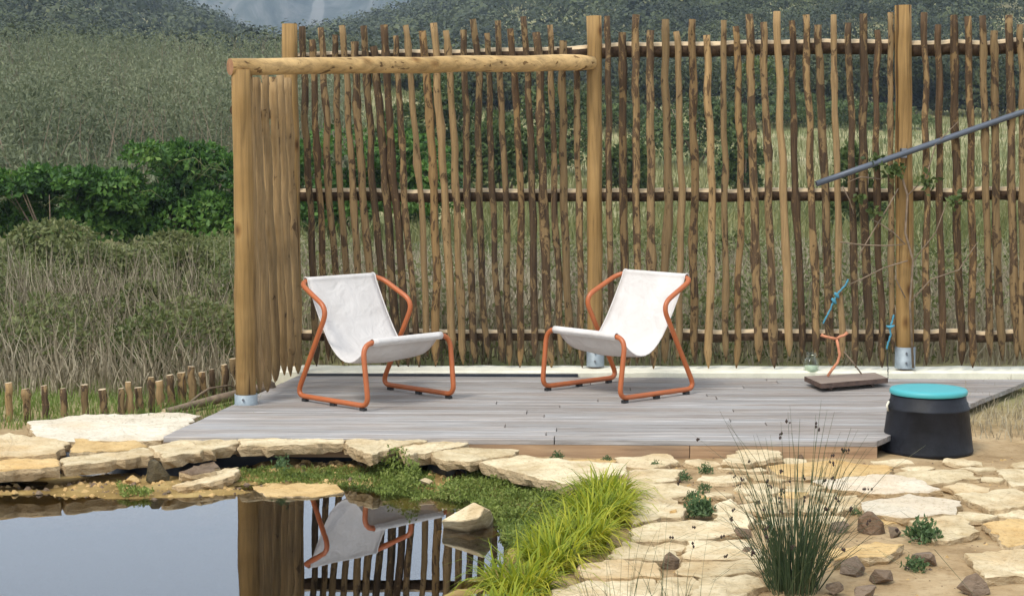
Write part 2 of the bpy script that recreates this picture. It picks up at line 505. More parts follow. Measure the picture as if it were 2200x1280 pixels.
M['rush'] = m_leaf('rush stem', [(0.014, 0.028, 0.012), (0.03, 0.055, 0.022), (0.06, 0.085, 0.035), (0.15, 0.13, 0.065)], 0.0, 5)
M['seed'] = m_simple('dark seed head', (0.035, 0.018, 0.012), 0.8)

# ground: sand near the pond, mud on the ledge, dry grass and soil beyond
m, nt, n, l, p = mat('sandy ground')
tc = n.new('ShaderNodeTexCoord')
sx = n.new('ShaderNodeSeparateXYZ'); l.new(tc.outputs['Object'], sx.inputs[0])
class _V: outputs = [tc.outputs['Object']]
a = noise(n, l, _V, 3.0, 6, 0.65); b = noise(n, l, _V, 28, 5, 0.7); c0 = noise(n, l, _V, 0.35, 5, 0.6)
sand = ramp(n, [(0.3, (0.24, 0.155, 0.075)), (0.5, (0.38, 0.265, 0.14)), (0.7, (0.48, 0.36, 0.21))]); l.new(a.outputs[0], sand.inputs[0])
fine = ramp(n, [(0.3, (0.6, 0.56, 0.5)), (0.5, (1, 1, 1))]); l.new(b.outputs[0], fine.inputs[0])
sandc = mixc(n, l, 0.8, sand.outputs[0], fine.outputs[0], 'MULTIPLY')
mud = ramp(n, [(0.3, (0.12, 0.075, 0.022)), (0.5, (0.28, 0.185, 0.065)), (0.7, (0.46, 0.33, 0.14))]); l.new(a.outputs[0], mud.inputs[0])
deep = (0.022, 0.019, 0.007)
soil = ramp(n, [(0.32, (0.14, 0.155, 0.055)), (0.5, (0.24, 0.225, 0.10)), (0.66, (0.36, 0.31, 0.17))]); l.new(c0.outputs[0], soil.inputs[0])
def mr(src, a0, a1):
    q = n.new('ShaderNodeMapRange'); q.clamp = True
    q.inputs['From Min'].default_value = a0; q.inputs['From Max'].default_value = a1
    l.new(src, q.inputs['Value']); return q.outputs[0]
c = mixc(n, l, mr(sx.outputs[2], 0.035, 0.05), mixc(n, l, mr(sx.outputs[2], -0.06, -0.16), mud.outputs[0], deep), sandc)
c = mixc(n, l, mr(sx.outputs[1], 9.2, 10.6), c, mixc(n, l, 0.35, soil.outputs[0], fine.outputs[0], 'MULTIPLY'))
l.new(c, p.inputs['Base Color']); p.inputs['Roughness'].default_value = 0.95; p.inputs['Specular IOR Level'].default_value = 0.15
l.new(bump(n, l, b.outputs[0], 0.6, 0.02), p.inputs['Normal'])
M['ground'] = m
m, nt, n, l, p = mat('mountain scrub and scree')
tc = n.new('ShaderNodeTexCoord')
class _W: outputs = [tc.outputs['Object']]
mp = coords(n, l, (1.0, 0.25, 0.35), False)
a = noise(n, l, mp, 0.035, 9, 0.78, 1.2); b = noise(n, l, mp, 0.016, 4, 0.6, 1.5)
r = ramp(n, [(0.36, (0.015, 0.024, 0.018)), (0.5, (0.055, 0.065, 0.052)), (0.62, (0.12, 0.12, 0.105))]); l.new(a.outputs[0], r.inputs[0])
r2 = ramp(n, [(0.63, (0, 0, 0)), (0.66, (0.8, 0.8, 0.8))]); l.new(b.outputs[0], r2.inputs[0])
l.new(mixc(n, l, r2.outputs[0], r.outputs[0], (0.17, 0.165, 0.145)), p.inputs['Base Color'])
p.inputs['Roughness'].default_value = 1.0; p.inputs['Specular IOR Level'].default_value = 0.0
M['mountain'] = m

# ------------------------------------------------------------------ ground, pond, hills
def wp(px, py, z=0.0):
    q = at_z(px, py, z)
    return (q.x, q.y)
shore = [wp(*q) for q in ((-500, 1022), (-200, 1018), (100, 1016), (250, 1020), (330, 1028), (380, 1024), (470, 1003), (520, 998), (640, 992), (740, 990),
         (900, 998), (1000, 1012), (1100, 1030), (1180, 1042), (1235, 1062), (1262, 1100), (1245, 1170), (1175, 1222), (1100, 1285), (1070, 1340))]
shore += [(-0.1, 5.0), (-0.5, 4.3), (-1.5, 4.0), (-3.2, 4.1), (-4.6, 5.0), (-5.0, 6.5)]
SH = np.array(shore)
def sdist(x, y, poly):                      # signed distance, positive inside
    x, y = np.asarray(x, float), np.asarray(y, float)
    d = np.full(x.shape, 1e9)
    ins = np.zeros(x.shape, bool)
    for i in range(len(poly)):
        ax, ay = poly[i]; bx, by = poly[(i + 1) % len(poly)]
        ex, ey = bx - ax, by - ay
        t = np.clip(((x - ax) * ex + (y - ay) * ey) / (ex * ex + ey * ey), 0, 1)
        d = np.minimum(d, np.hypot(x - ax - t * ex, y - ay - t * ey))
        cr = ((ay > y) != (by > y))
        with np.errstate(divide='ignore', invalid='ignore'):
            ins ^= cr & (x < (bx - ax) * (y - ay) / (by - ay) + ax)
    return np.where(ins, d, -d)
def hill_elev(a):                           # elevation of the skyline hills in degrees over the bearing a = x / y
    e = 3.1 + 21.0 * np.abs(a + 0.137)
    e = np.where(a < -0.137, 3.1 + 25.0 * np.abs(a + 0.137), e)
    return np.minimum(e, 8.0)
def height(x, y):
    x, y = np.asarray(x, float), np.asarray(y, float)
    s = sdist(x, y, shore)
    nz = fbm(x * 5, y * 5, 4) - 0.5
    land = 0.055 + 0.03 * smooth(9.0, 10.0, y) + 0.03 * (fbm(x * 2.5, y * 2.5) - 0.5) + 0.012 * nz
    led = 0.006 + 0.06 * nz + 0.02 * (fbm(x * 16, y * 16, 2) - 0.5)
    h = np.where(s < 0, led * (1 - smooth(0, 0.07, -s)) + land * smooth(0, 0.07, -s), led)
    wide = 0.22 + 0.40 * smooth(7.3, 8.2, y) * (1 - smooth(-0.9, -0.1, x) * 0.35)
    h = np.where(s > 0, led - 0.75 * smooth(wide, wide + 0.33, s + 0.25 * nz), h)
    yy = np.maximum(y, 1.0)
    a = x / yy
    far = smooth(11.5, 16, y) * 0.25 * (fbm(x * 0.4, y * 0.4) - 0.4)
    h = h + far
    wl_ = 1 - smooth(-0.13, 0.03, a)
    h = h + wl_ * smooth(26, 80, y) * 3.6 + smooth(40, 112, y) * 3.9 * (1 - wl_ * 0.55)
    top = np.tan(np.radians(hill_elev(a))) * 420 + CAMZ - 5
    t = smooth(0, 1, (y - 105) / 330) * 0.6 + 0.4 * np.clip((y - 105) / 315, 0, 1)
    h = h + t * np.maximum(top - 5, 5) + smooth(105, 200, y) * 7 * (fbm(x * 0.02, y * 0.02) - 0.5)
    return h
xs = np.concatenate([-np.geomspace(480, 5.2, 46), np.arange(-5, 5.001, 0.05), np.geomspace(5.2, 480, 46)])
ys = np.concatenate([[-60, -30, -15, -5, 0, 2], np.arange(3.6, 12.61, 0.05), np.geomspace(12.8, 460, 90)])
GX, GY = np.meshgrid(xs, ys)
GZ = height(GX, GY)
nx, ny = len(xs), len(ys)
idx = np.arange(nx * ny).reshape(ny, nx)
quads = np.stack([idx[:-1, :-1], idx[:-1, 1:], idx[1:, 1:], idx[1:, :-1]], -1).reshape(-1, 4)
g = link('ground', big_mesh('ground', np.stack([GX, GY, GZ], -1).reshape(-1, 3), quads, None, True), M['ground'])
tag(g, kind='structure')
# water sheet, clipped to the pond
wxs = np.arange(-6, 1.5, 0.1); wys = np.arange(3.7, 9.6, 0.1)
WX, WY = np.meshgrid(wxs, wys)
ins = sdist(WX, WY, shore) > -0.13
idx = np.arange(WX.size).reshape(WX.shape)
q = np.stack([idx[:-1, :-1], idx[:-1, 1:], idx[1:, 1:], idx[1:, :-1]], -1)
q = q[ins[:-1, :-1] & ins[:-1, 1:] & ins[1:, 1:] & ins[1:, :-1]]
wv = np.stack([WX, WY, np.zeros_like(WX)], -1).reshape(-1, 3)
used = np.unique(q); remap = np.zeros(WX.size, int); remap[used] = np.arange(len(used))
tag(link('water', big_mesh('water', wv[used], remap[q]), M['water']), kind='structure')
# the far blue mountain
mxs = np.linspace(-620, 620, 260); mys = np.linspace(640, 980, 90)
MX, MY = np.meshgrid(mxs, mys)
ma = MX / MY
me_ = 6.6 + 1.6 * (fbm(ma * 14 + 5, ma * 0 + 2.2, 4) - 0.5) * 2
MT = np.clip((MY - 640) / 300, 0, 1)
MZ = np.tan(np.radians(me_)) * 940 * MT ** 0.9 + 30 * (fbm(MX * 0.012, MY * 0.012, 5) - 0.5) * MT - 34 * np.abs(fbm(MX * 0.014 + MY * 0.004, MY * 0.003 + 3, 4) - 0.5) * 2 * MT + 6
idx = np.arange(MX.size).reshape(MX.shape)
q = np.stack([idx[:-1, :-1], idx[:-1, 1:], idx[1:, 1:], idx[1:, :-1]], -1).reshape(-1, 4)
tag(link('mountain', big_mesh('mountain', np.stack([MX, MY, MZ], -1).reshape(-1, 3), q, None, True), M['mountain']), kind='structure')

# ------------------------------------------------------------------ plant builders (arrays)
def leaves(P, L, W, up=0.3, outv=None, fold=0.25):
    n_ = len(P)
    d = rng.normal(size=(n_, 3)); d[:, 2] += up * 2
    if outv is not None: d = d * 0.6 + outv
    d /= np.linalg.norm(d, axis=1)[:, None]
    s = np.cross(d, rng.normal(size=(n_, 3))); s /= np.linalg.norm(s, axis=1)[:, None]
    nn = np.cross(d, s)
    L = (L * rng.uniform(0.6, 1.3, n_))[:, None]; W = (W * rng.uniform(0.7, 1.25, n_))[:, None]
    v = np.empty((n_, 4, 3))
    v[:, 0] = P
    v[:, 1] = P + d * L * 0.5 + s * W * 0.5 + nn * W * fold
    v[:, 2] = P + d * L
    v[:, 3] = P + d * L * 0.5 - s * W * 0.5 + nn * W * fold
    return v.reshape(-1, 3), np.arange(n_ * 4).reshape(-1, 4)
def leaves_n(P, Nn, L, jit=0.45):
    n_ = len(P)
    Nn = Nn + rng.normal(0, jit, (n_, 3)); Nn /= np.linalg.norm(Nn, axis=1)[:, None]
    s = np.cross(Nn, rng.normal(size=(n_, 3))); s /= np.linalg.norm(s, axis=1)[:, None]
    d = np.cross(Nn, s)
    L = (L * rng.uniform(0.6, 1.35, n_))[:, None]
    v = np.empty((n_, 4, 3))
    v[:, 0] = P - d * L * 0.5; v[:, 1] = P + s * L * 0.33; v[:, 2] = P + d * L * 0.5; v[:, 3] = P - s * L * 0.33
    return v.reshape(-1, 3), np.arange(n_ * 4).reshape(-1, 4)
def blades(P, H, W, lean, curl=0.5, seg=3, az=None, taper=1.0):
    n_ = len(P)
    az = rng.uniform(0, 2 * np.pi, n_) if az is None else az
    H = H * rng.uniform(0.55, 1.15, n_); lean = lean * rng.uniform(0.2, 1.2, n_)
    W = W * rng.uniform(0.7, 1.2, n_)
    d = np.stack([np.cos(az), np.sin(az)], -1)
    face = az + rng.normal(0, 0.7, n_) + np.pi / 2
    sd_ = np.stack([np.cos(face), np.sin(face)], -1)
    v = np.empty((n_, seg + 1, 2, 3))
    for k in range(seg + 1):
        t = k / seg
        ang = lean * (t ** 1.0) + curl * lean * t * t
        hx = H * t * np.sin(ang * 0.75); hz = H * t * np.cos(ang * 0.75)
        c = np.stack([P[:, 0] + d[:, 0] * hx, P[:, 1] + d[:, 1] * hx, P[:, 2] + hz], -1)
        w = W * (1 - taper * t ** 1.5) * 0.5 + 0.0003
        o = np.stack([sd_[:, 0] * w, sd_[:, 1] * w, w * 0], -1)
        v[:, k, 0] = c - o; v[:, k, 1] = c + o
    b = np.arange(n_)[:, None] * (seg + 1) * 2
    f = []
    for k in range(seg):
        f.append(np.concatenate([b + 2 * k, b + 2 * k + 1, b + 2 * k + 3, b + 2 * k + 2], 1))
    return v.reshape(-1, 3), np.concatenate(f)
def twigs(P, H, r, lean):                   # thin three-sided dry stems with a side shoot
    n_ = len(P)
    az = rng.uniform(0, 2 * np.pi, n_); H = H * rng.uniform(0.5, 1.2, n_); ln = lean * rng.uniform(0, 1.3, n_)
    pts = np.empty((n_, 4, 3))
    wob = rng.normal(0, 0.05, (n_, 4, 2)) * H[:, None, None]
    for k in range(4):
        t = k / 3
        pts[:, k, 0] = P[:, 0] + np.cos(az) * np.sin(ln) * H * t + wob[:, k, 0] * (k > 0)
        pts[:, k, 1] = P[:, 1] + np.sin(az) * np.sin(ln) * H * t + wob[:, k, 1] * (k > 0)
        pts[:, k, 2] = P[:, 2] + np.cos(ln) * H * t
    v = np.empty((n_, 4, 3, 3))
    for j in range(3):
        a = 2 * np.pi * j / 3
        rr = r * np.array([1, 0.8, 0.6, 0.2])
        v[:, :, j] = pts + np.stack([np.cos(a) * rr, np.sin(a) * rr, 0 * rr], -1)[None]
    b = np.arange(n_)[:, None] * 12
    f = [np.concatenate([b + 3 * k + j, b + 3 * k + (j + 1) % 3, b + 3 * k + 3 + (j + 1) % 3, b + 3 * k + 3 + j], 1) for k in range(3) for j in range(3)]
    return v.reshape(-1, 3), np.concatenate(f)
def join(parts):
    V, Fc, MI, b = [], [], [], 0
    for (v, f, mi) in parts:
        V.append(v); Fc.append(f + b); MI.append(np.full(len(f), mi)); b += len(v)
    return np.concatenate(V), np.concatenate(Fc), np.concatenate(MI)
def stuff(name, parts, mats, loc=(0, 0, 0), parent=None, label=None, cat=None, kind='stuff'):
    v, f, mi = join(parts)
    o = link(name, big_mesh(name, v - np.array(loc), f, mi), mats, parent, loc)
    if kind: o['kind'] = kind
    if label: tag(o, label, cat)
    return o
def on_ground(x, y, dz=0.0):
    return np.stack([x, y, height(x, y) + dz], -1)
def fan(n_, y0, y1, p0, p1, pw=1.0):        # points spread over the ground between two bearings (photo columns) and two distances
    y = (rng.random(n_) * (y1 ** pw - y0 ** pw) + y0 ** pw) ** (1 / pw)
    px = rng.uniform(p0, p1, n_)
    return (px - PX) / F * y, y
def blob_leaves(c, rad, nl, L, W, lumps=9, up=0.2, rag=False):
    """leaf cloud over several overlapping lumps"""
    c, rad = np.array(c), np.array(rad)
    cs = c + rng.normal(0, 0.42, (lumps, 3)) * rad
    cs[:, 2] = np.maximum(cs[:, 2], c[2] - rad[2] * 0.4)
    rs = rng.uniform(0.38, 0.62, lumps)
    if rag:
        cs[:, :2] = c[:2] + rng.uniform(-0.95, 0.95, (lumps, 2)) * rad[:2]
        cs[:, 2] = c[2] + rad[2] * (rng.uniform(-0.5, 0.95, lumps) * np.sqrt(np.maximum(0.05, 1 - ((cs[:, 0] - c[0]) / rad[0] / 1.1) ** 2)))
        rs = rng.uniform(0.14, 0.34, lumps)
        rad = np.array([rad[2] * 1.6, rad[2] * 1.6, rad[2]])
    k = rng.integers(0, lumps, nl)
    u = rng.normal(size=(nl, 3)); u /= np.linalg.norm(u, axis=1)[:, None]
    u[:, 2] = np.where(u[:, 2] < -0.35, -u[:, 2], u[:, 2])
    rr = rs[k] * rng.uniform(0.6, 1.05, nl) ** 0.5
    P = cs[k] + u * rad * rr[:, None]
    P[:, 2] = np.maximum(P[:, 2], height(P[:, 0], P[:, 1]) + 0.02)
    va, fa = leaves_n(P[::2], u[::2] + np.array([0, 0, 0.35]), L, 0.4)
    vb, fb = leaves(P[1::2], L, W, up, outv=u[1::2] * 0.7)
    return np.concatenate([va, vb]), np.concatenate([fa, fb + len(va)])

# ------------------------------------------------------------------ far vegetation
# forest on the hills: too many crowns to count
parts = []
def crowns(n_, y0, y1, p0, p1, r0, r1, q_, lf):
    x, y = fan(n_, y0, y1, p0, p1, 1.3)
    z = height(x, y)
    V = []
    for i in range(n_):
        r = rng.uniform(r0, r1)
        u = rng.normal(size=(q_, 3)); u /= np.linalg.norm(u, axis=1)[:, None]
        u[:, 2] = np.abs(u[:, 2]) * 1.0 - 0.25
        lump = 1 + 0.35 * np.sin(u[:, 0] * 5 + i) * np.sin(u[:, 1] * 5 + 2 * i)
        P = np.array([x[i], y[i], z[i] + r * 0.55]) + u * np.array([r, r, r * 0.8]) * (lump * rng.uniform(0.8, 1.05, q_))[:, None]
        V.append((P, u))
    P = np.concatenate([a for a, b in V]); U = np.concatenate([b for a, b in V])
    s = np.repeat(1.0, len(P))
    v, f = leaves_n(P, U + np.array([0, 0, 0.25]), lf * 1.1, 0.28)
    return v, f, 0
parts.append(crowns(960, 108, 200, -750, 2650, 1.6, 3.4, 400, 0.30))
parts.append(crowns(1780, 190, 440, -800, 2700, 2.4, 5.0, 210, 0.58))
stuff('forest', parts, [M['forest']])
# tall grey-green scrub on the left slope: upright sprigs of narrow leaves
x, y = fan(10000, 27, 92, -680, 760, 1.2)
hgt = (0.35 + 4.2 * np.maximum(fbm(x * 0.16, y * 0.12, 3) - 0.22, 0) ** 1.2) * rng.uniform(0.5, 1.25, len(x))
K = 38
t = rng.random((len(x), K)) ** 0.75
lean_ = rng.normal(0, 0.16, (len(x), 2))
P = np.stack([np.repeat(x[:, None], K, 1) + lean_[:, :1] * t * hgt[:, None] + rng.normal(0, 0.11, t.shape), np.repeat(y[:, None], K, 1) + lean_[:, 1:] * t * hgt[:, None] + rng.normal(0, 0.11, t.shape),
              height(x, y)[:, None] + t * hgt[:, None]], -1).reshape(-1, 3)
v, f = leaves(P, 0.15, 0.05, 0.45)
x, y = fan(2000, 27, 80, -680, 760, 1.2)
v2, f2 = twigs(on_ground(x, y), 2.0, 0.011, 0.3)
stuff('scrub', [(v, f, 0), (v2, f2, 1)], [M['scrub'], M['twig']])
# meadow behind the fence on the right
x, y = fan(42000, 24, 130, 560, 2400, 0.6)
k = fbm(x * 0.1 + 4, y * 0.06, 3)
keep = k > 0.30
v, f = blades(on_ground(x[keep], y[keep]), 0.5, 0.035, 0.5, seg=2)
stuff('grass', [(v, f, 0)], [M['meadow']])
# undergrowth close behind the fence and left of the deck (it stays low near the pond: the water mirrors only sky there)
CAPX = [0]
def cap(y, x=None):
    k = 1.0 if x is None else np.minimum(1.0, 0.3 + 1.1 * fbm(x * 0.55 + 3, y * 0.4 + 1, 3))
    return np.clip(np.minimum((0.195 * y - 1.62), (1.5 - 0.046 * y) * k), 0.14, 1.15)
x, y = fan(15000, 12.0, 24, 560, 2350, 0.7)
v1, f1 = blades(on_ground(x, y), 0.8 * cap(y, x), 0.010, 0.45, seg=3)
x, y = fan(4200, 11.9, 22, 560, 2350, 0.7)
v2, f2 = twigs(on_ground(x, y), 0.9 * cap(y, x), 0.006, 0.5)
x, y = fan(70000, 12.0, 24, 560, 2350, 0.7)
k = fbm(x * 0.9 + 2, y * 0.7, 3)
s = k > 0.42
P = on_ground(x[s], y[s]); P[:, 2] += rng.random(s.sum()) ** 1.2 * cap(y[s], x[s]) * (k[s] + 0.3)
v3, f3 = leaves(P, 0.055, 0.028, 0.3)
x, y = fan(7500, 10.4, 14.5, -600, 540, 0.7)
v4, f4 = blades(on_ground(x, y), 0.50 * cap(y, x), 0.009, 0.5, seg=3)
x, y = fan(3000, 10.6, 14.5, -600, 540, 0.7)
v5, f5 = twigs(on_ground(x, y), 0.80 * cap(y, x), 0.006, 0.6)
x, y = fan(165000, 11.2, 22.5, -600, 540, 1.6)
k = fbm(x * 0.9 + 9, y * 0.7, 3)
s = k > 0.34
P = on_ground(x[s], y[s]); P[:, 2] += rng.random(s.sum()) ** 1.0 * cap(y[s], x[s]) * (0.25 + 1.3 * np.maximum(k[s] - 0.2, 0))
v6, f6 = leaves(P, 0.05, 0.026, 0.3)
stuff('undergrowth', [(v1, f1, 0), (v2, f2, 0), (v3, f3, 1), (v4, f4, 0), (v5, f5, 0), (v6, f6, 1)], [M['dry'], M['mixed']])
# short green grass round the low fence
x, y = fan(11000, 9.4, 12.2, -650, 560, 1.0)
v, f = blades(on_ground(x, y), 0.085, 0.006, 0.7, seg=2)
x, y = fan(2600, 8.9, 12.5, 2060, 2450, 1.0)
k_ = fbm(x * 3, y * 3, 3) > 0.45
v2, f2 = blades(on_ground(x[k_], y[k_]), 0.10, 0.005, 0.9, seg=2)
stuff('grass', [(v, f, 0), (v2, f2, 1)], [M['grass'], M['dry']])

def bush(name, label, px0, py_top, ydist, wpx, mat_, nl, L, W, depth=0.8, cat='bush', group=None, lumps=9):
    w = wpx / F * ydist / 2
    xc = (px0 - PX) / F * ydist
    zt = at_y(px0, py_top, ydist).z
    zb = float(height(np.array([xc]), np.array([ydist]))[0])
    hh = (zt - zb)
    root = empty(name, (xc, ydist, zb), label, cat, group)
    v, f = blob_leaves((xc, ydist, zb + hh * 0.45), (w, w * depth, hh * 0.62), nl, L, W, lumps, 0.2, name == 'bramble_bush')
    stuff('foliage', [(v, f, 0)], [mat_], (xc, ydist, zb), root, kind=None)
    mb = MB()
    for i in range(7):
        a = random.uniform(0, 6.28)
        mb.tube([(xc, ydist, zb - 0.05), (xc + math.cos(a) * w * 0.25, ydist + math.sin(a) * w * 0.2, zb + hh * 0.35), (xc + math.cos(a) * w * 0.5, ydist + math.sin(a) * w * 0.4, zb + hh * 0.75)],
                [0.02 * hh, 0.014 * hh, 0.004 * hh], 5)
    mb.build('stem', M['twig'], root)
    if name == 'bramble_bush':
        mb = MB()
        for i in range(26):
            u = random.uniform(-.95, .95); a = random.uniform(-.6, .6)
            b0 = Vector((xc + u * w, ydist + random.uniform(-.5, .1) * w * depth, zb + hh * random.uniform(.45, .8)))
            mb.tube([b0, b0 + Vector((a * .35, -.1, hh * .18)), b0 + Vector((a * .8, -.2, hh * .22)), b0 + Vector((a * 1.15, -.3, hh * .10))], [.007, .006, .005, .002], 4)
        mb.build('shoot', M['mixed'], root)['kind'] = 'stuff'
    return root
bush('bramble_bush', 'glossy bright green bramble thicket left of the wooden post', 400, 332, 25, 340, M['bramble'], 17000, 0.10, 0.065, 0.5, lumps=60)
bush('bramble_bush', 'dark green bramble thicket at the far left edge', 110, 372, 24, 360, M['bramble'], 12000, 0.10, 0.065, 0.5, lumps=44)
bush('bramble_bush', 'green bramble thicket seen through the left fence bay', 760, 300, 27, 420, M['bramble'], 12000, 0.10, 0.065, 0.5, lumps=44)
for (label, px0, py, yd, wpx, nl) in (
        ('dark bushy tree behind the left end of the fence', 830, 150, 95, 300, 3500),
        ('dark rounded tree behind the middle fence post', 1130, 150, 92, 330, 3500),
        ('dark tree behind the stakes right of the middle post', 1420, 140, 98, 300, 3500),
        ('broad dark tree behind the right fence bay', 1640, 150, 90, 330, 3500),
        ('dark tree behind the right hand fence post', 1900, 140, 96, 320, 3500),
        ('dark tree beyond the fence at the far right edge', 2150, 135, 94, 330, 3000)):
    bush('tree', label, px0, py, yd, wpx, M['forest'], nl * 4, 0.26, 0.18, 0.7, 'tree', 'trees beyond the meadow', 12)
for (label, px0, py, yd, wpx, nl) in (
        ('broad green shrub at the foot of the trees behind the right bay', 1700, 222, 84, 330, 6000),
        ('olive shrub at the foot of the trees right of the middle post', 1380, 228, 80, 300, 6000),
        ('green shrub at the foot of the trees by the right post', 1900, 232, 82, 260, 5000),
        ('small olive shrub in the meadow behind the right bay', 1600, 285, 48, 110, 3000),
        ('small green shrub in the meadow right of the middle post', 1350, 300, 44, 90, 2600),
        ('spreading olive shrub behind the middle of the left bay', 1080, 250, 40, 210, 5000),
        ('tall green shrub behind the left part of the left bay', 860, 260, 42, 240, 5500),
        ('mid green shrub at the meadow edge seen left of the middle post', 1200, 215, 58, 200, 5000),
        ('low green shrub at the meadow edge behind the right bay', 1500, 195, 62, 240, 5500),
        ('green shrub seen beside the grey pipe', 1860, 330, 30, 90, 3000),
        ('leafy green shrub at the meadow edge behind the left bay', 960, 210, 52, 220, 5500)):
    bush('shrub', label, px0, py, yd, wpx, M['shrub'], nl, 0.16, 0.1, 0.7, 'shrub', 'shrubs in the meadow')
bush('shrub', 'low bright green shrub among dry stems beside the low stakes', 445, 765, 11.8, 110, M['bramble'], 1500, 0.045, 0.03, 0.7, 'shrub')
bush('shrub', 'wide brown green shrub in front of the brambles', 330, 505, 16, 300, M['mixed'], 9000, 0.055, 0.032, 0.6, 'shrub')
bush('shrub', 'olive shrub beside the post below the brambles', 470, 560, 14.5, 200, M['mixed'], 6000, 0.05, 0.03, 0.6, 'shrub')
bush('shrub', 'low olive shrub behind the middle of the low stakes', 330, 610, 13.4, 230, M['mixed'], 6000, 0.045, 0.028, 0.6, 'shrub')
bush('shrub', 'olive brown shrub at the left edge below the brambles', 110, 525, 15.5, 330, M['mixed'], 8000, 0.055, 0.032, 0.6, 'shrub')
bush('shrub', 'low shrub at the left edge behind the low stakes', 40, 630, 13.2, 230, M['mixed'], 5000, 0.045, 0.028, 0.6, 'shrub')
bush('shrub', 'low green shrub seen under the right fence bay', 1520, 530, 19, 200, M['mixed'], 4200, 0.06, 0.035, 0.6, 'shrub')

# ------------------------------------------------------------------ deck
DZ = 0.15
dfl, dfr = at_z(350, 937, DZ), at_z(1885, 947, DZ)
dbl, dbr = at_z(648, 803, DZ), at_z(2240, 806, DZ)
e1 = (dfr - dfl).normalized(); e2 = Vector((-e1.y, e1.x, 0))
deck = empty('deck', ((dfl.x + dfr.x) / 2, (dfl.y + dbl.y) / 2, 0.06), 'low timber deck of weathered silver grey boards with pine fascia', 'deck')
def loc2(p): q = p - dfl; return q.dot(e1), q.dot(e2)
L0, L1 = loc2(dfl), loc2(dbl)
R0, R1 = loc2(dfr), loc2(dbr)
depth = max(L1[1], R1[1])
BW, GAP = 0.112, 0.006
v0 = 0.0
def edge(a, b, v): return a[0] + (b[0] - a[0]) * (v - a[1]) / (b[1] - a[1])
row = 0
depth_b = min(L1[1], R1[1])
while v0 + BW < depth_b:
    u0, u1 = edge(L0, L1, v0 + BW / 2), edge(R0, R1, v0 + BW / 2)
    cuts = [u0]
    while cuts[-1] < u1 - 0.9:
        cuts.append(cuts[-1] + random.uniform(1.5, 3.2))
    if u1 - cuts[-1] < 0.35 and len(cuts) > 1: cuts.pop()
    cuts.append(u1)
    for a, b in zip(cuts[:-1], cuts[1:]):
        a_, b_ = a + 0.003, b - 0.003
        mb = MB()
        dz = random.uniform(-0.0015, 0.0015)
        c = 0.004
        prof = [(v0, -0.028), (v0, -c), (v0 + c, 0), (v0 + BW - c, 0), (v0 + BW, -c), (v0 + BW, -0.028)]
        o = dfl + e1 * ((a_ + b_) / 2) + e2 * (v0 + BW / 2)
        V = []
        for ui, uu in enumerate((a_, b_)):
            for (vv, z) in prof:
                if ui == 1 and b == u1: uu = edge(R0, R1, vv) - 0.003
                if ui == 0 and a == u0: uu = edge(L0, L1, vv) + 0.003
                q = dfl + e1 * uu + e2 * vv
                V.append((q.x, q.y, DZ + dz + z))
        k = 6
        fs = [(i, i + 1, k + i + 1, k + i)[::-1] for i in range(5)] + [(5, 0, k, k + 5)[::-1], tuple(range(k)), tuple(range(2 * k - 1, k - 1, -1))]
        mb.add(V, fs)
        mb.build('board', M['deck'], deck, (o.x, o.y, DZ - 0.028))
    v0 += BW + GAP; row += 1
DECK_BACK = v0
# fascia: three lengths of pine along the front, and a bearer under it
flen = R0[0]
for a, b in ((0.0, 0.43 * flen), (0.43 * flen + .004, 0.74 * flen), (0.74 * flen + .004, flen)):
    q = dfl + e1 * ((a + b) / 2) + e2 * 0.014
    mb = MB(); mb.box((q.x, q.y, DZ - 0.031 - 0.036), (b - a, 0.026, 0.072), 0, math.atan2(e1.y, e1.x)); mb.build('fascia_board', M['fascia'], deck)
q = dfl + e1 * (flen / 2) + e2 * 0.09
mb = MB(); mb.box((q.x, q.y, 0.075), (flen - 0.03, 0.045, 0.08), 0, math.atan2(e1.y, e1.x)); mb.build('joist', M['stake_dark'], deck)
for t in (0.25, 0.5, 0.75, 0.97):
    q = dfl + e1 * (flen / 2 + 0.1 * t) + e2 * (DECK_BACK * t)
    mb = MB(); mb.box((q.x, q.y, 0.075), (flen * 0.9, 0.045, 0.08), 0, math.atan2(e1.y, e1.x)); mb.build('joist', M['stake_dark'], deck)

# ------------------------------------------------------------------ concrete kerb behind the deck
kl, kr = at_z(560, 797, 0.18), at_z(2300, 799, 0.18)
kd = (kr - kl).normalized(); kn = Vector((-kd.y, kd.x, 0))
klen = (kr - kl).length
mb = MB()
N = 40
V = []
for i in range(N + 1):
    for (o, z) in ((0, -0.05), (0, 0.170), (0.012, 0.181), (0.27, 0.183), (0.285, 0.170), (0.285, -0.05)):
        q = kl + kd * (klen * i / N) + kn * (o + random.uniform(-0.004, 0.004))
        V.append((q.x, q.y, z + (random.uniform(-0.003, 0.003) if z > 0 else 0)))
fs = []
for i in range(N):
    for k in range(5):
        fs.append((i * 6 + k, i * 6 + 6 + k, i * 6 + 7 + k, i * 6 + k + 1))
fs += [tuple(range(5, -1, -1)), tuple(N * 6 + k for k in range(6))]
mb.add(V, fs)
kerb = mb.build('concrete_kerb', M['concrete'])
WORLDLOC[kerb.name] = kerb.location.copy()
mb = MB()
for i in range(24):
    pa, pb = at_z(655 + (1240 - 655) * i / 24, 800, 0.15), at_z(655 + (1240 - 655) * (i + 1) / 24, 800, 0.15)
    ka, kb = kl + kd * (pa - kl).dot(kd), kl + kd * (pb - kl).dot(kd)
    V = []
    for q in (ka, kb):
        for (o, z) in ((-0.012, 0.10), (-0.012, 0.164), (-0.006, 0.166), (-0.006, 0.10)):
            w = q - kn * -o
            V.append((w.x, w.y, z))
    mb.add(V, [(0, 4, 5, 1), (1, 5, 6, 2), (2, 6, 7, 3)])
mb.build('black_strip', M['liner'], kerb)  # black strip along the kerb front, for the dark line behind the deck
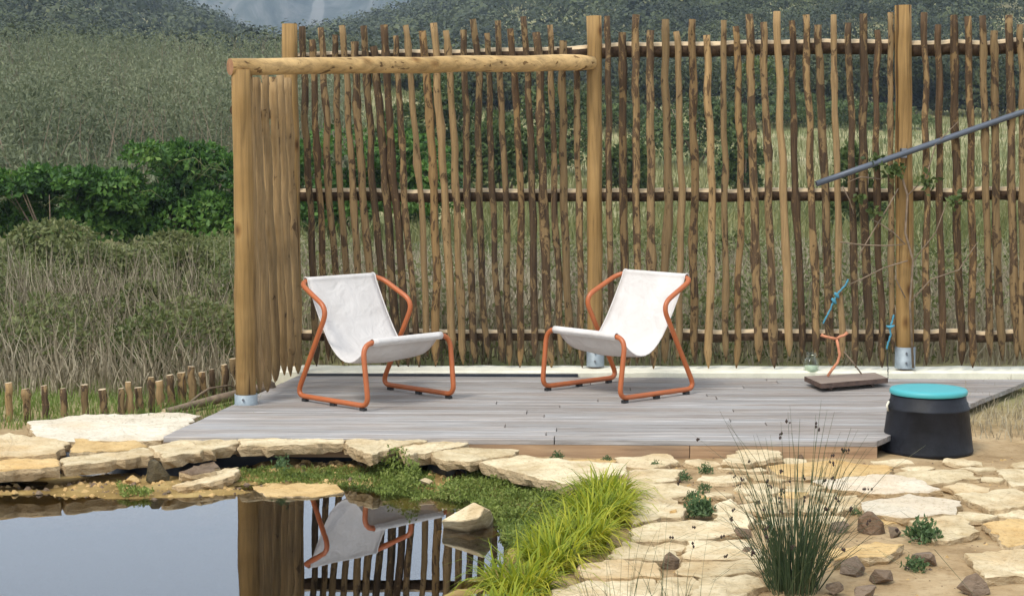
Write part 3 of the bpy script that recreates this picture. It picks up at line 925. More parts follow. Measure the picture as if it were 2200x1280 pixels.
tag(kerb, 'long cream concrete kerb between deck and stake fence', 'kerb')

# ------------------------------------------------------------------ stake fence behind the deck
YL, YR = 11.32, 11.12                      # fence distance at its left and right ends (it turns slightly towards the camera)
def fy(px): return YL + (YR - YL) * (px - 640) / (1930 - 640)
fence = empty('stake_fence', at_y(1278, 790, fy(1278)), 'tall rustic fence of thin bark stakes on dark rails behind the chairs', 'fence')
def stick(pts, r0, r1, name, mat_, parent, n=8, segs=24, point=True, wob=0.0085, capm=None, mats=None, lump=0.10):
    """an irregular round stake along a polyline, its lower end (the last point) sharpened"""
    P = [Vector(p) for p in pts]
    seed = random.uniform(0, 99)
    C, Rr = [], []
    for i in range(segs + 1):
        t = i / segs
        k = t * (len(P) - 1); j = min(int(k), len(P) - 2); q = P[j].lerp(P[j + 1], k - j)
        w = wob * (0.4 if i in (0, segs) else 1)
        q = q + Vector((mnoise.noise((seed, t * 7, 0)) * w * 1.8, mnoise.noise((seed, t * 7, 9)) * w, 0))
        r = r0 + (r1 - r0) * t
        r *= 1 + lump * mnoise.noise((seed + 5, t * 9, 3)) + random.uniform(-lump * .4, lump * .4)
        C.append(q); Rr.append(r)
    for _ in range(random.choice((0, 1, 2, 2, 3)) if lump > 0.05 else 0):
        kk = random.uniform(0.05, 0.92) * segs
        for i in range(len(Rr)): Rr[i] *= 1 + 0.30 * math.exp(-((i - kk) / 0.55) ** 2)
    if point:
        d = (C[-1] - C[-2]).normalized()
        ln = 0.10 * random.uniform(0.7, 1.4)
        C[-1] = P[-1] - d * ln
        if (C[-1] - C[-2]).dot(d) < 0.01: C[-2] = C[-1] - d * 0.02
        C.append(P[-1] - d * ln * 0.35); Rr.append(r1 * 0.55)
        C.append(P[-1]); Rr.append(r1 * 0.12)
    mb = MB()
    mb.tube(C, Rr, n, 0, True, False, True, 0.06, capm)
    return mb.build(name, mats or mat_, parent)
SPEC_L = [(649,57,653,664,680,787),(671,86,674,685,706,775),(689,60,697,707,737,785),(719,75,721,731,760,770),(735,55,744,759,785,787),(761,90,765,779,812,775),
 (781,56,789,801,834,780),(802,100,810,829,856,788),(825,54,832,846,877,787),(849,77,857,869,901,790),(871,55,881,904,919,765),(907,67,918,933,936,787),(931,50,940,955,974,753),
 (958,66,968,980,995,783),(995,65,998,1005,1021,780),(1016,42,1029,1028,1049,768),(1046,72,1051,1057,1080,778),(1070,45,1073,1088,1094,785),(1096,62,1105,1120,1117,790),
 (1124,36,1134,1142,1148,770),(1152,70,1159,1166,1185,790),(1181,54,1184,1191,1206,770),(1211,88,1208,1213,1225,760),(1240,128,1241,1242,1251,790)]
SPEC_R = [(1305,35,1307,1310,1315,790),(1337,70,1338,1339,1350,785),(1366,32,1366,1366,1370,780),(1398,66,1397,1398,1404,792),(1430,42,1430,1436,1428,780),(1452,68,1457,1465,1455,775),
 (1488,42,1489,1491,1493,781),(1518,76,1521,1530,1522,791),(1555,44,1554,1557,1560,778),(1580,57,1586,1594,1582,791),(1610,31,1613,1618,1631,778),(1640,48,1643,1652,1664,791),
 (1669,25,1674,1683,1696,766),(1701,45,1703,1709,1723,766),(1731,32,1735,1744,1754,772),(1758,54,1762,1772,1785,784),(1791,32,1792,1800,1810,772),(1823,50,1826,1830,1838,790),
 (1855,30,1856,1854,1868,778),(1884,65,1885,1882,1895,790),(1913,27,1913,1912,1918,760)]
SPEC_X = []
xx = 1985
while xx < 2290:
    SPEC_X.append((xx, random.uniform(25, 80), xx + 3, xx + random.uniform(2, 8), xx + random.uniform(4, 18), random.uniform(768, 791)))
    xx += random.uniform(22, 33)
dark_i = {3, 8, 11, 17, 21}
for si, spec in enumerate((SPEC_L, SPEC_R, SPEC_X)):
    for i, (x0, y0, x1, x2, x3, y3) in enumerate(spec):
        yd = fy(x0) - 0.055 + random.uniform(-0.012, 0.012)
        r = random.uniform(0.0200, 0.0270) if si == 0 else random.uniform(0.0205, 0.0275)
        if x0 == 1913: r = 0.019
        P = [at_y(x0, y0, yd), at_y(x1, 165, yd), at_y((x1 + x2) / 2, 290, yd), at_y(x2, 415, yd), at_y((x2 + x3) / 2 + random.uniform(-3, 3), 600, yd), at_y(x3, y3, yd)]
        mm = 'stake' if random.random() < 0.62 else random.choice(('stake_dark', 'stake_light', 'stake_dark'))
        if si == 0 and i in (10, 12): mm = 'stake_light'
        if si == 0 and i in (8, 11): mm = 'stake_dark'
        stick(P, r * 0.95, r * 1.06, 'stake', M[mm], fence, capm=1, mats=[M[mm], M['cutwood_toplight']])
# rails: bark on the flanks, sky light on the upper side painted as pale wood
def rail(p0, p1, r, sag=0.0):
    n_, k = 40, 14
    seed = random.uniform(0, 50)
    d = (p1 - p0).normalized(); nrm = Vector((d.y, -d.x, 0)).normalized(); up = Vector((0, 0, 1))
    V, fs, mi = [], [], []
    for i in range(n_ + 1):
        t = i / n_
        c = p0.lerp(p1, t) + up * (-sag * 4 * t * (1 - t) + 0.014 * mnoise.noise((seed, t * 6, 1)))
        rr = r * (1 + 0.12 * mnoise.noise((seed, t * 14, 2)))
        for j in range(k):
            a = 2 * math.pi * j / k
            V.append(c + nrm * (math.cos(a) * rr) + up * (math.sin(a) * rr) + up * random.uniform(-.0015, .0015))
    for i in range(n_):
        for j in range(k):
            j2 = (j + 1) % k
            fs.append((i * k + j, (i + 1) * k + j, (i + 1) * k + j2, i * k + j2))
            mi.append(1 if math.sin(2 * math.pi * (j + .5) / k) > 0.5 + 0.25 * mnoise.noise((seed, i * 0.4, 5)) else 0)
    fs.append(tuple(range(k))); mi.append(1); fs.append(tuple(n_ * k + j for j in range(k - 1, -1, -1))); mi.append(1)
    mb = MB(); mb.add(V, fs, 0, True); mb.m = mi
    return mb.build('rail', [M['bark'], M['cutwood_toplight']], fence)
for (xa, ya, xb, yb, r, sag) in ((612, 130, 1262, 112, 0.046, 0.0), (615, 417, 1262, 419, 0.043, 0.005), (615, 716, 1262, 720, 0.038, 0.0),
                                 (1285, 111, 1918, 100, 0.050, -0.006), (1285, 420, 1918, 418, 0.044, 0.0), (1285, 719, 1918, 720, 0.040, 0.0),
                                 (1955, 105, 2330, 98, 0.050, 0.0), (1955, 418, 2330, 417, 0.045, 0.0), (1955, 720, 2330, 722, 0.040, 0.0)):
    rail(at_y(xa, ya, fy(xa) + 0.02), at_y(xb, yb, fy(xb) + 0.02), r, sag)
def post(name, px_top, py_top, px_bot, py_bot, yd, r, parent, sleeve=None, label=None):
    a, b = at_y(px_top, py_top, yd), at_y(px_bot, py_bot, yd)
    o = stick([a, b], r * 0.97, r * 1.03, name, None, parent, 18, 12, False, 0.004, 1, [M['log'], M['logend']], 0.02)
    if sleeve:
        mb = MB()
        r2 = r * 1.18
        zb = b.z
        mb.lathe((b.x, b.y, zb), [(r2 * 1.02, 0.0), (r2 * 1.02, 0.006), (r2, 0.008), (r2, sleeve), (r2 - 0.006, sleeve), (r2 - 0.006, 0.02)], 24)
        s_ = mb.build('post_sleeve', M['galv'], o)
        for zz in ((0.3, 0.75) if sleeve > 0.12 else (0.6,)):
            ang = -math.pi / 2 - 0.1
            q = Vector((b.x + math.cos(ang) * r2, b.y + math.sin(ang) * r2, zb + sleeve * zz))
            mb = MB(); mb.tube([q, q + Vector((math.cos(ang), math.sin(ang), 0)) * 0.010], 0.007, 6)
            mb.build('bolt', M['bolt'], o)
    return o
post('post', 622, 52, 632, 788, fy(622) - 0.01, 0.053, fence)
post('post', 1276, 35, 1279, 786, fy(1277) - 0.02, 0.050, fence, 0.13)
post('post', 1940, 12, 1944, 790, fy(1940) - 0.04, 0.056, fence, 0.14)
post('post', 2330, 15, 2332, 790, fy(2330), 0.056, fence, 0.14)

# ------------------------------------------------------------------ side screen at the left end of the deck
fb = at_z(528, 868, DZ)
YP = fb.y
screen = empty('side_screen', fb, 'narrow side screen of peeled stakes joined by a long honey coloured log beam', 'screen')
post('post', 519, 150, 529, 868, YP, 0.0565, screen, 0.06)
back = at_y(640, 790, fy(632) - 0.14)
n_s = 11
for i in range(n_s):
    t = (i + 0.9) / (n_s + 0.3)
    yd = YP + (back.y - YP) * t
    xb = fb.x + 0.055 + (back.x - fb.x - 0.05) * t + (0.014 if i % 2 else -0.012) + random.uniform(-0.008, 0.008)
    zt = at_y(519, 158, YP).z + 0.04 * t + random.uniform(-0.05, 0.015)
    zb = 0.175 + random.uniform(-0.01, 0.05)
    lean = -0.035
    stick([(xb + lean, yd, zt), (xb + lean * 0.4, yd, 1.2), (xb + 0.012, yd, zb)], random.uniform(0.021, 0.027), random.uniform(0.025, 0.031), 'stake', None, screen, 9, 24, True, 0.006, 1, [M['stake_light'], M['cutwood_toplight']])
for z in (0.45, 1.15, 1.85):
    mb = MB()
    mb.tube([(fb.x - 0.02 + (0.035 * (0.5 - z) * 0.5), YP + 0.03, z), (back.x - 0.06 + (0.035 * (0.5 - z) * 0.5), back.y, z)], 0.032, 8, 0)
    mb.build('rail', M['bark'], screen)
a, b = at_y(494, 144, YP - 0.02), at_y(1274, 135, fy(1276) - 0.075)
P = [a.lerp(b, t / 24) + Vector((0, 0, 0.006 * mnoise.noise((t * 0.3, 1, 2)))) for t in range(25)]
mb = MB()
mb.tube(P, [(0.0485 + 0.004 * t / 24) * (1 + 0.035 * mnoise.noise((t * 0.5, 7, 3))) * (1.0 if t < 24 else 0.8) for t in range(25)], 18, 0, True, False, True, 0.012, 1)
mb.build('beam', [M['beam'], M['logend']], screen)

# ------------------------------------------------------------------ lounge chairs
def fillet(pts, rads, n=7):
    out = []
    N = len(pts)
    for i in range(N):
        p, a, b = pts[i], pts[i - 1], pts[(i + 1) % N]
        r = rads[i]
        d1, d2 = (a - p).normalized(), (b - p).normalized()
        s, e = p + d1 * r, p + d2 * r
        for k in range(n + 1):
            t = k / n
            out.append(s * (1 - t) ** 2 + p * 2 * t * (1 - t) + e * t * t)
    dense = []
    for i in range(len(out)):
        q, w = out[i], out[(i + 1) % len(out)]
        dense.append(q)
        m_ = int((w - q).length / 0.12)
        for k in range(1, m_ + 1): dense.append(q.lerp(w, k / (m_ + 1)))
    return dense
S = 1.284
CH = dict(w1=.486*S, w2=.519*S, w3=.527*S, t=-.019*S, zt=.545*S, e=.206*S, ze=.434*S, br=-.021*S, bf=.483*S, ff=.451*S, zf=.299*S)
def chair(name, label, loc, rz):
    root = empty(name, loc, label, 'lounge chair', 'sling lounge chairs on the deck', rz)
    c = CH
    ft = 0.03
    pr = [(c['t'], c['zt'], c['w1']), (c['e'], c['ze'], c['w2']), (c['br'], ft, c['w2']), (c['bf'], ft, c['w2']), (c['ff'], c['zf'], c['w3'])]
    left = [Vector((u, w / 2, z)) for u, z, w in pr]
    right = [Vector((u, -w / 2, z)) for u, z, w in pr]
    pts = left + right[::-1]
    rad = [0.085, 0.085, 0.075, 0.065, 0.085]
    loop = fillet(pts, rad + rad[::-1])
    mb = MB(); mb.tube(loop, 0.0152, 12, 0, True, True)
    def put(mb_, nm, mt, par):
        me = bpy.data.meshes.new(nm); me.from_pydata([tuple(p) for p in mb_.v], [], mb_.f)
        me.polygons.foreach_set('material_index', mb_.m); me.polygons.foreach_set('use_smooth', mb_.sm); me.update()
        o = bpy.data.objects.new(nm, me); COL.objects.link(o); me.materials.append(mt); o.parent = par
        return o
    put(mb, 'frame', M['orange'], root)
    for sd_ in (1, -1):
        for t in (0.12, 0.52, 0.93):
            x = c['br'] + (c['bf'] - c['br']) * t
            mb = MB(); mb.box((x, sd_ * c['w2'] / 2, 0.0085), (0.036, 0.026, 0.017)); put(mb, 'foot', M['rubber'], root)
    # sling: profile in the side plane, wrapped over the top and the front bars
    tb, fbr = Vector((c['t'], c['zt'])), Vector((c['ff'], c['zf']))
    key = [tb + Vector((-0.019, -0.006)), tb + Vector((-0.016, 0.012)), tb + Vector((0.002, 0.0205)), tb + Vector((0.0175, 0.010)), tb + Vector((0.026, -0.020)), Vector((0.055, 0.575)), Vector((0.125, 0.450)), Vector((0.205, 0.335)),
           Vector((0.300, 0.262)), Vector((0.395, 0.252)), Vector((0.480, 0.296)), fbr + Vector((-0.030, -0.016)), fbr + Vector((-0.012, 0.014)), fbr + Vector((0.008, 0.0175)), fbr + Vector((0.0185, 0.0)), fbr + Vector((0.006, -0.0185))]
    prof = []
    for i in range(len(key) - 1):
        p0, p1, p2, p3 = key[max(i - 1, 0)], key[i], key[i + 1], key[min(i + 2, len(key) - 1)]
        for k in range(5):
            t = k / 5
            prof.append(0.5 * ((2 * p1) + (p2 - p0) * t + (2 * p0 - 5 * p1 + 4 * p2 - p3) * t * t + (3 * p1 - p0 - 3 * p2 + p3) * t ** 3))
    prof.append(key[-1])
    NP, NW = len(prof), 14
    hw1, hw2 = c['w1'] / 2 - 0.052, c['w3'] / 2 - 0.070
    V = []
    for lay in (0, 1):
        for i, q in enumerate(prof):
            t = i / (NP - 1)
            tg = prof[min(i + 1, NP - 1)] - prof[max(i - 1, 0)]
            nn = Vector((-tg.y, tg.x)).normalized()
            mid = math.sin(math.pi * min(1, max(0, (t - 0.36) / 0.34)))
            for j in range(NW + 1):
                sv = -1 + 2 * j / NW
                hw = hw1 + (hw2 - hw1) * t
                dz = -0.022 * (1 - sv * sv) * mid + 0.004 * mnoise.noise((t * 6, sv * 3, loc[0])) * mid
                p = q + nn * (0.0035 * lay)
                V.append((p.x + nn.x * -dz * -1, sv * hw, p.y + nn.y * dz if True else p.y))
    W1 = NW + 1; fs = []
    off = NP * W1
    for i in range(NP - 1):
        for j in range(NW):
            a0 = i * W1 + j
            fs.append((a0, a0 + W1, a0 + W1 + 1, a0 + 1))
            fs.append((off + a0, off + a0 + 1, off + a0 + W1 + 1, off + a0 + W1))
        for j in (0, NW):
            a0 = i * W1 + j
            fs.append((a0, off + a0, off + a0 + W1, a0 + W1) if j == 0 else (a0, a0 + W1, off + a0 + W1, off + a0))
    for i in (0, NP - 1):
        for j in range(NW):
            a0 = i * W1 + j
            fs.append((a0, a0 + 1, off + a0 + 1, off + a0))
    mb = MB(); mb.add(V, fs, 0, True)
    slg = put(mb, 'sling', M['canvas'], root)
    for j in (0, NW):
        mb = MB()
        mb.tube([Vector(V[off + i * W1 + j]) for i in range(6, NP - 14, 2)], 0.0042, 6)
        put(mb, 'hem', M['canvas'], slg)
    return root
chair('lounge_chair', 'left white sling chair with orange tube frame, beside the side screen', (-.794 * S, 7.931 * S, DZ), -.778)
chair('lounge_chair', 'right white sling chair with orange tube frame, in front of the middle post', (.679 * S, 8.159 * S, DZ), -2.42)

# ------------------------------------------------------------------ stones
def slab(name, px, ztop, thick, mat_, label=None, cat=None, parent=None, group=None, tilt=(0, 0), rough=0.012, lip=0.03):
    poly = [Vector(wp(a, b, ztop)) for a, b in px]
    area = sum(poly[i].x * poly[(i + 1) % len(poly)].y - poly[(i + 1) % len(poly)].x * poly[i].y for i in range(len(poly)))
    if area < 0: poly = poly[::-1]
    c = sum(poly, Vector((0, 0))) / len(poly)
    out = []
    sd_ = random.uniform(0, 99)
    for i in range(len(poly)):
        a, b = poly[i], poly[(i + 1) % len(poly)]
        m_ = max(1, int((b - a).length / 0.032))
        for k in range(m_):
            t = k / m_
            q = a.lerp(b, t)
            nrm = Vector(((b - a).y, -(b - a).x)).normalized()
            if k: q = q + nrm * random.uniform(-rough, rough)
            out.append(q)
    n_ = len(out)
    V, fs = [], []
    def z_at(q, amp=0.006): return ztop + tilt[0] * (q.x - c.x) + tilt[1] * (q.y - c.y) + amp * mnoise.noise((q.x * 9 + sd_, q.y * 9, 1)) * 1.6
    rings = [(0.35, 0, 0.003), (0.72, 0, 0.003), (0.975, 0.0, 0.0025), (1.0, -0.004, 0.003)]
    V.append((c.x, c.y, z_at(c)))
    for (s_, dz, jz) in rings:
        for q in out:
            w = c + (q - c) * s_
            V.append((w.x, w.y, z_at(w) + dz + random.uniform(-jz, jz)))
    for (dzf, o0, o1) in ((0.45, -0.3, 1.0), (1.0, -1.6, 0.2)):
        for q in out:
            d = (q - c).normalized()
            w = q + d * lip * random.uniform(o0, o1) * 0.5
            V.append((w.x, w.y, z_at(q) - thick * dzf * random.uniform(0.82, 1.12)))
    side0 = len(rings)
    NR = len(rings) + 2
    for k in range(n_):
        fs.append((0, 1 + k, 1 + (k + 1) % n_))
    for r_ in range(NR - 1):
        for k in range(n_):
            a0, a1 = 1 + r_ * n_ + k, 1 + r_ * n_ + (k + 1) % n_
            fs.append((a0, a0 + n_, a1 + n_)); fs.append((a0, a1 + n_, a1))
    fs.append(tuple(1 + (NR - 1) * n_ + k for k in range(n_ - 1, -1, -1)))
    mb = MB(); mb.add(V, fs)
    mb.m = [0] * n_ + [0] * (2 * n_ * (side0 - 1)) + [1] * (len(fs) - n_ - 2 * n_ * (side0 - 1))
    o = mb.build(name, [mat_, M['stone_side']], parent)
    if label: tag(o, label, cat or 'stone', group)
    return o
def rock(name, px, py, z, w, h, d, mat_, label=None, group=None, rz=0.0, n=15, cat='rock', seed=None, cutz=True):
    import bmesh
    rs = random.Random(seed if seed is not None else int(px * 7 + py))
    c = at_z(px, py, z)
    bm = bmesh.new()
    for i in range(n):
        u = Vector((rs.gauss(0, 1), rs.gauss(0, 1), rs.gauss(0, 1))).normalized()
        k = rs.uniform(0.8, 1.08)
        bm.verts.new((u.x * w / 2 * k, u.y * d / 2 * k, max(u.z * k, -0.35) * h + h * 0.3))
    r_ = bmesh.ops.convex_hull(bm, input=bm.verts)
    bmesh.ops.delete(bm, geom=[e for e in r_['geom_interior'] if isinstance(e, bmesh.types.BMVert)], context='VERTS')
    bmesh.ops.bevel(bm, geom=list(bm.edges), offset=min(w, h) * 0.025, segments=1, affect='EDGES')
    bmesh.ops.triangulate(bm, faces=bm.faces)
    me = bpy.data.meshes.new(name); bm.to_mesh(me); bm.free()
    o = link(name, me, mat_, None, c)
    o.rotation_euler = (0, 0, rz)
    if label: tag(o, label, cat, group)
    return o
GE = 'stone slabs along the pond edge'
slab('flat_stone', [(60, 905), (180, 890), (350, 886), (432, 889), (402, 912), (346, 944), (230, 946), (80, 945)], 0.13, 0.07, M['stone_white'], 'large pale slab lying left of the deck corner', group=GE)
slab('flat_stone', [(160, 944), (290, 945), (318, 958), (250, 968), (150, 972)], 0.125, 0.05, M['stone_ochre'], 'ochre slab below the large pale slab at the left', group=GE)
slab('flat_stone', [(130, 984), (250, 972), (310, 961), (336, 967), (330, 976), (240, 990), (140, 1000)], 0.12, 0.055, M['stone'], 'thin tilted slab above the mossy rock', group=GE)
slab('flat_stone', [(318, 957), (400, 941), (510, 938), (513, 952), (430, 970), (352, 980)], 0.135, 0.062, M['stone'], 'chunky slab at the front left deck corner', group=GE, lip=0.05)
slab('flat_stone', [(511, 942), (590, 933), (736, 937), (738, 949), (620, 956), (516, 957)], 0.142, 0.055, M['stone'], 'long straight slab at the pond edge below the left chair', group=GE)
slab('flat_stone', [(740, 934), (905, 932), (920, 944), (862, 956), (800, 974), (748, 960)], 0.14, 0.062, M['stone'], 'thick slab in the middle of the pond edge row', group=GE)
slab('flat_stone', [(852, 958), (902, 949), (1002, 943), (1004, 954), (940, 968), (872, 977)], 0.132, 0.06, M['stone'], 'tapered slab overlapping the end of the thick slab', group=GE)
slab('flat_stone', [(920, 966), (1060, 961), (1116, 965), (1102, 976), (1010, 990), (935, 983)], 0.125, 0.055, M['stone'], 'flat slab above the loose flap of black liner', group=GE)
slab('flat_stone', [(1028, 991), (1110, 978), (1200, 984), (1345, 996), (1350, 1012), (1255, 1042), (1150, 1024)], 0.12, 0.055, M['stone'], 'broad pale slab where the pond edge meets the paving', group=GE)
slab('flat_stone', [(-120, 955), (20, 930), (150, 948), (120, 975), (-60, 985)], 0.13, 0.07, M['stone'], 'rough slab at the left edge behind the water', group=GE)
slab('flat_stone', [(-200, 995), (-40, 985), (120, 985), (130, 1000), (-50, 1012)], 0.12, 0.06, M['stone_ochre'], 'long slab overhanging the water at the left edge', group=GE)
slab('flat_stone', [(369, 1034), (430, 1018), (513, 1009), (505, 1026), (450, 1036), (400, 1041)], 0.045, 0.045, M['stone'], 'pale slab tipped down onto the muddy pond ledge', group=GE, tilt=(0.1, 0.02))
slab('stone', [(384, 1012), (450, 991), (468, 998), (462, 1010), (410, 1018)], 0.07, 0.05, M['stone_brown'], 'grey brown stone wedged under the chunky slab')
rock('rock', 335, 1030, 0.02, 0.155, 0.10, 0.14, M['stone_moss'], 'dark mossy rock standing under the left slabs', seed=4)
rock('rock', 285, 1040, 0.0, 0.09, 0.035, 0.08, M['stone_ochre'], 'small ochre rock left of the mossy rock', seed=5)
rock('rock', 410, 1060, -0.005, 0.09, 0.02, 0.07, M['stone_brown'], 'low brown stone at the waterline below the tipped slab', seed=6)
slab('flat_stone', [(540, 1042), (600, 1034), (722, 1034), (738, 1058), (660, 1066), (570, 1064)], 0.006, 0.05, M['stone_ochre'], 'flat golden slab awash in the shallow water', group=GE, rough=0.008)
slab('flat_stone', [(820, 1075), (900, 1068), (985, 1085), (960, 1096), (860, 1092)], -0.012, 0.04, M['stone_ochre'], 'golden slab just under water beside the pond rock', group=GE)
rock('rock', 915, 1042, 0.02, 0.075, 0.032, 0.06, M['stone'], 'small pale stone among the water weeds', seed=9)

# pond rock: a wedge with a ridge
import bmesh
pc = at_z(1005, 1130, -0.02)
def pp(px, py, z): return at_z(px, py, z)
bm = bmesh.new()
for (a, b, z) in ((948, 1118, 0.05), (955, 1142, -0.03), (1000, 1150, -0.03), (1050, 1140, -0.03), (1058, 1108, 0.05), (1062, 1120, -0.03), (1018, 1078, 0.115), (1040, 1090, 0.11), (990, 1120, 0.055), (1030, 1112, 0.075), (1055, 1096, 0.085), (970, 1108, 0.055), (975, 1108, -0.03), (1040, 1105, -0.03)):
    bm.verts.new(pp(a, b, z) - pc)
bmesh.ops.convex_hull(bm, input=bm.verts)
bmesh.ops.bevel(bm, geom=list(bm.edges), offset=0.004, segments=1, affect='EDGES')
me = bpy.data.meshes.new('rock'); bm.to_mesh(me); bm.free()
tag(link('rock', me, M['stone'], None, pc), 'pale wedge shaped rock standing out of the pond water', 'rock')
slab('flat_stone', [(940, 1140), (985, 1132), (1062, 1134), (1070, 1148), (1010, 1158), (950, 1150)], -0.015, 0.05, M['stone_ochre'], 'ochre slab under water carrying the wedge shaped rock', group=GE)

# paving
path = empty('path', at_z(1500, 1120, 0.09), None, None)
path['kind'] = 'structure'
PAVE = [
 ([(1325,983),(1430,978),(1453,989),(1400,1003),(1335,996)], 'stone', .105), ([(1340,1012),(1400,1009),(1463,1012),(1441,1030),(1362,1039),(1330,1030)], 'stone', .105),
 ([(1335,1046),(1400,1036),(1488,1050),(1478,1060),(1400,1067),(1340,1064)], 'stone', .105), ([(1362,1078),(1440,1070),(1470,1092),(1458,1108),(1420,1108),(1364,1120)], 'stone', .108),
 ([(1558,988),(1590,966),(1670,965),(1677,978),(1602,994)], 'stone', .125), ([(1660,1002),(1780,991),(1905,1000),(1899,1011),(1790,1022),(1680,1016)], 'stone_ochre', .11),
 ([(1758,1032),(1880,1018),(1960,1026),(2010,1050),(1900,1056),(1790,1046)], 'stone_white', .105), ([(1858,1078),(1953,1064),(2055,1078),(2045,1100),(1940,1108),(1868,1096)], 'stone_white', .108),
 ([(1538,1086),(1570,1078),(1618,1108),(1606,1130),(1542,1118)], 'stone', .10), ([(1366,1132),(1470,1117),(1590,1126),(1582,1141),(1500,1154),(1372,1160)], 'stone', .102),
 ([(1484,1166),(1590,1160),(1645,1190),(1570,1200),(1476,1196)], 'stone', .10), ([(1312,1194),(1352,1166),(1448,1184),(1456,1198),(1400,1202)], 'stone', .108),
 ([(1470,1212),(1560,1206),(1645,1202),(1655,1216),(1512,1236),(1462,1228)], 'stone', .104), ([(1250,1218),(1302,1203),(1402,1207),(1414,1234),(1330,1238),(1258,1238)], 'stone', .11),
 ([(1195,1268),(1290,1243),(1398,1243),(1408,1285),(1300,1300),(1190,1300)], 'stone', .108), ([(1412,1244),(1480,1236),(1502,1256),(1450,1300),(1405,1300)], 'stone', .10),
 ([(1505,1245),(1600,1232),(1640,1255),(1560,1290),(1490,1285)], 'stone', .098), ([(1120,1300),(1190,1300),(1300,1310),(1280,1360),(1100,1350)], 'stone', .105),
 ([(1770,1070),(1840,1062),(1850,1085),(1800,1098)], 'stone', .098), ([(1960,1118),(2060,1112),(2100,1140),(2010,1155)], 'stone', .1), ([(2060,1060),(2180,1050),(2250,1075),(2130,1092)], 'stone', .1),
 ([(2120,1125),(2260,1110),(2300,1150),(2170,1165)], 'stone_ochre', .1), ([(2080,1190),(2200,1180),(2260,1225),(2120,1240)], 'stone', .1), ([(1930,1015),(2060,1008),(2100,1025),(1990,1035)], 'stone', .1),
 ([(1780,1180),(1880,1168),(1935,1172),(1900,1190),(1800,1198)], 'stone_ochre', .11), ([(2150,1010),(2300,1005),(2320,1035),(2180,1040)], 'stone', .1),
 ([(1205,990),(1290,985),(1322,990),(1300,998),(1240,997)], 'stone_ochre', .1)]
for (pl, mm, z) in PAVE:
    mx_, my_ = sum(a for a, b in pl) / len(pl), sum(b for a, b in pl) / len(pl)
    pl = [(mx_ + (a - mx_) * 1.10, my_ + (b - my_) * 1.16) for a, b in pl]
    slab('paving_stone', pl, z - 0.018 + random.uniform(-0.004, 0.004), 0.05, M[mm], parent=path, tilt=(random.uniform(-.02, .02), random.uniform(-.02, .02)))
PW = [np.array([wp(a, b, .08) for a, b in pl]) for pl, mm, z in PAVE] + [np.array([wp(a, b, .1) for a, b in ((1028, 991), (1110, 978), (1200, 984), (1345, 996), (1350, 1012), (1255, 1042), (1150, 1024))])]
AVOID = [(wp(a, b, .06), r_) for a, b, r_ in ((1705, 1266, .09), (1480, 1100, .11), (1516, 1015, .05), (1469, 1032, .05), (1512, 1054, .05))]
done = []
for (lim, r0, r1, tries) in (((1180, 1640, 980, 1300), .075, .14, 1600), ((1560, 2280, 985, 1160), .07, .13, 700), ((1180, 1600, 985, 1310), .045, .07, 300)):
    for _ in range(tries):
        px_, py_ = random.uniform(lim[0], lim[1]), random.uniform(lim[2], lim[3])
        if px_ > 1540 and py_ > 1130: continue
        q = wp(px_, py_, .06); r = random.uniform(r0, r1)
        if float(sdist(np.array([q[0]]), np.array([q[1]]), shore)[0]) > -r - 0.20: continue
        if loc2(Vector((q[0], q[1], 0)))[1] > -r - 0.03: continue
        if any(math.hypot(q[0] - c_[0], q[1] - c_[1]) < r + rr for c_, rr in AVOID): continue
        if any(math.hypot(q[0] - a, q[1] - b) < (r + rr) * 0.84 for a, b, rr in done): continue
        if any(float(sdist(np.array([q[0]]), np.array([q[1]]), pw)[0]) > -r * 0.85 for pw in PW): continue
        done.append((q[0], q[1], r))
for (a, b, r) in done:
    k = random.randint(5, 7); off = random.uniform(0, 6.28)
    pts = []
    for i in range(k):
        an = off + 2 * math.pi * (i + random.uniform(-.25, .25)) / k
        w = Vector((a + math.cos(an) * r * random.uniform(.85, 1.2), b + math.sin(an) * r * random.uniform(.8, 1.1), 0.075))
        dz_ = w - Vector((0, 0, CAMZ))
        # back to photo columns for slab()
        cy_ = dz_.y * CP - dz_.z * SP; uy_ = dz_.y * SP + dz_.z * CP
        pts.append((PX + F * dz_.x / cy_, PY - F * uy_ / cy_))
    slab('paving_stone', pts, 0.075 + random.uniform(-.006, .006), 0.04, M[random.choice(('stone', 'stone', 'stone', 'stone', 'stone_ochre'))], parent=path, tilt=(random.uniform(-.04, .04), random.uniform(-.04, .04)), rough=0.008)
GR = 'loose brown rocks on the sand'
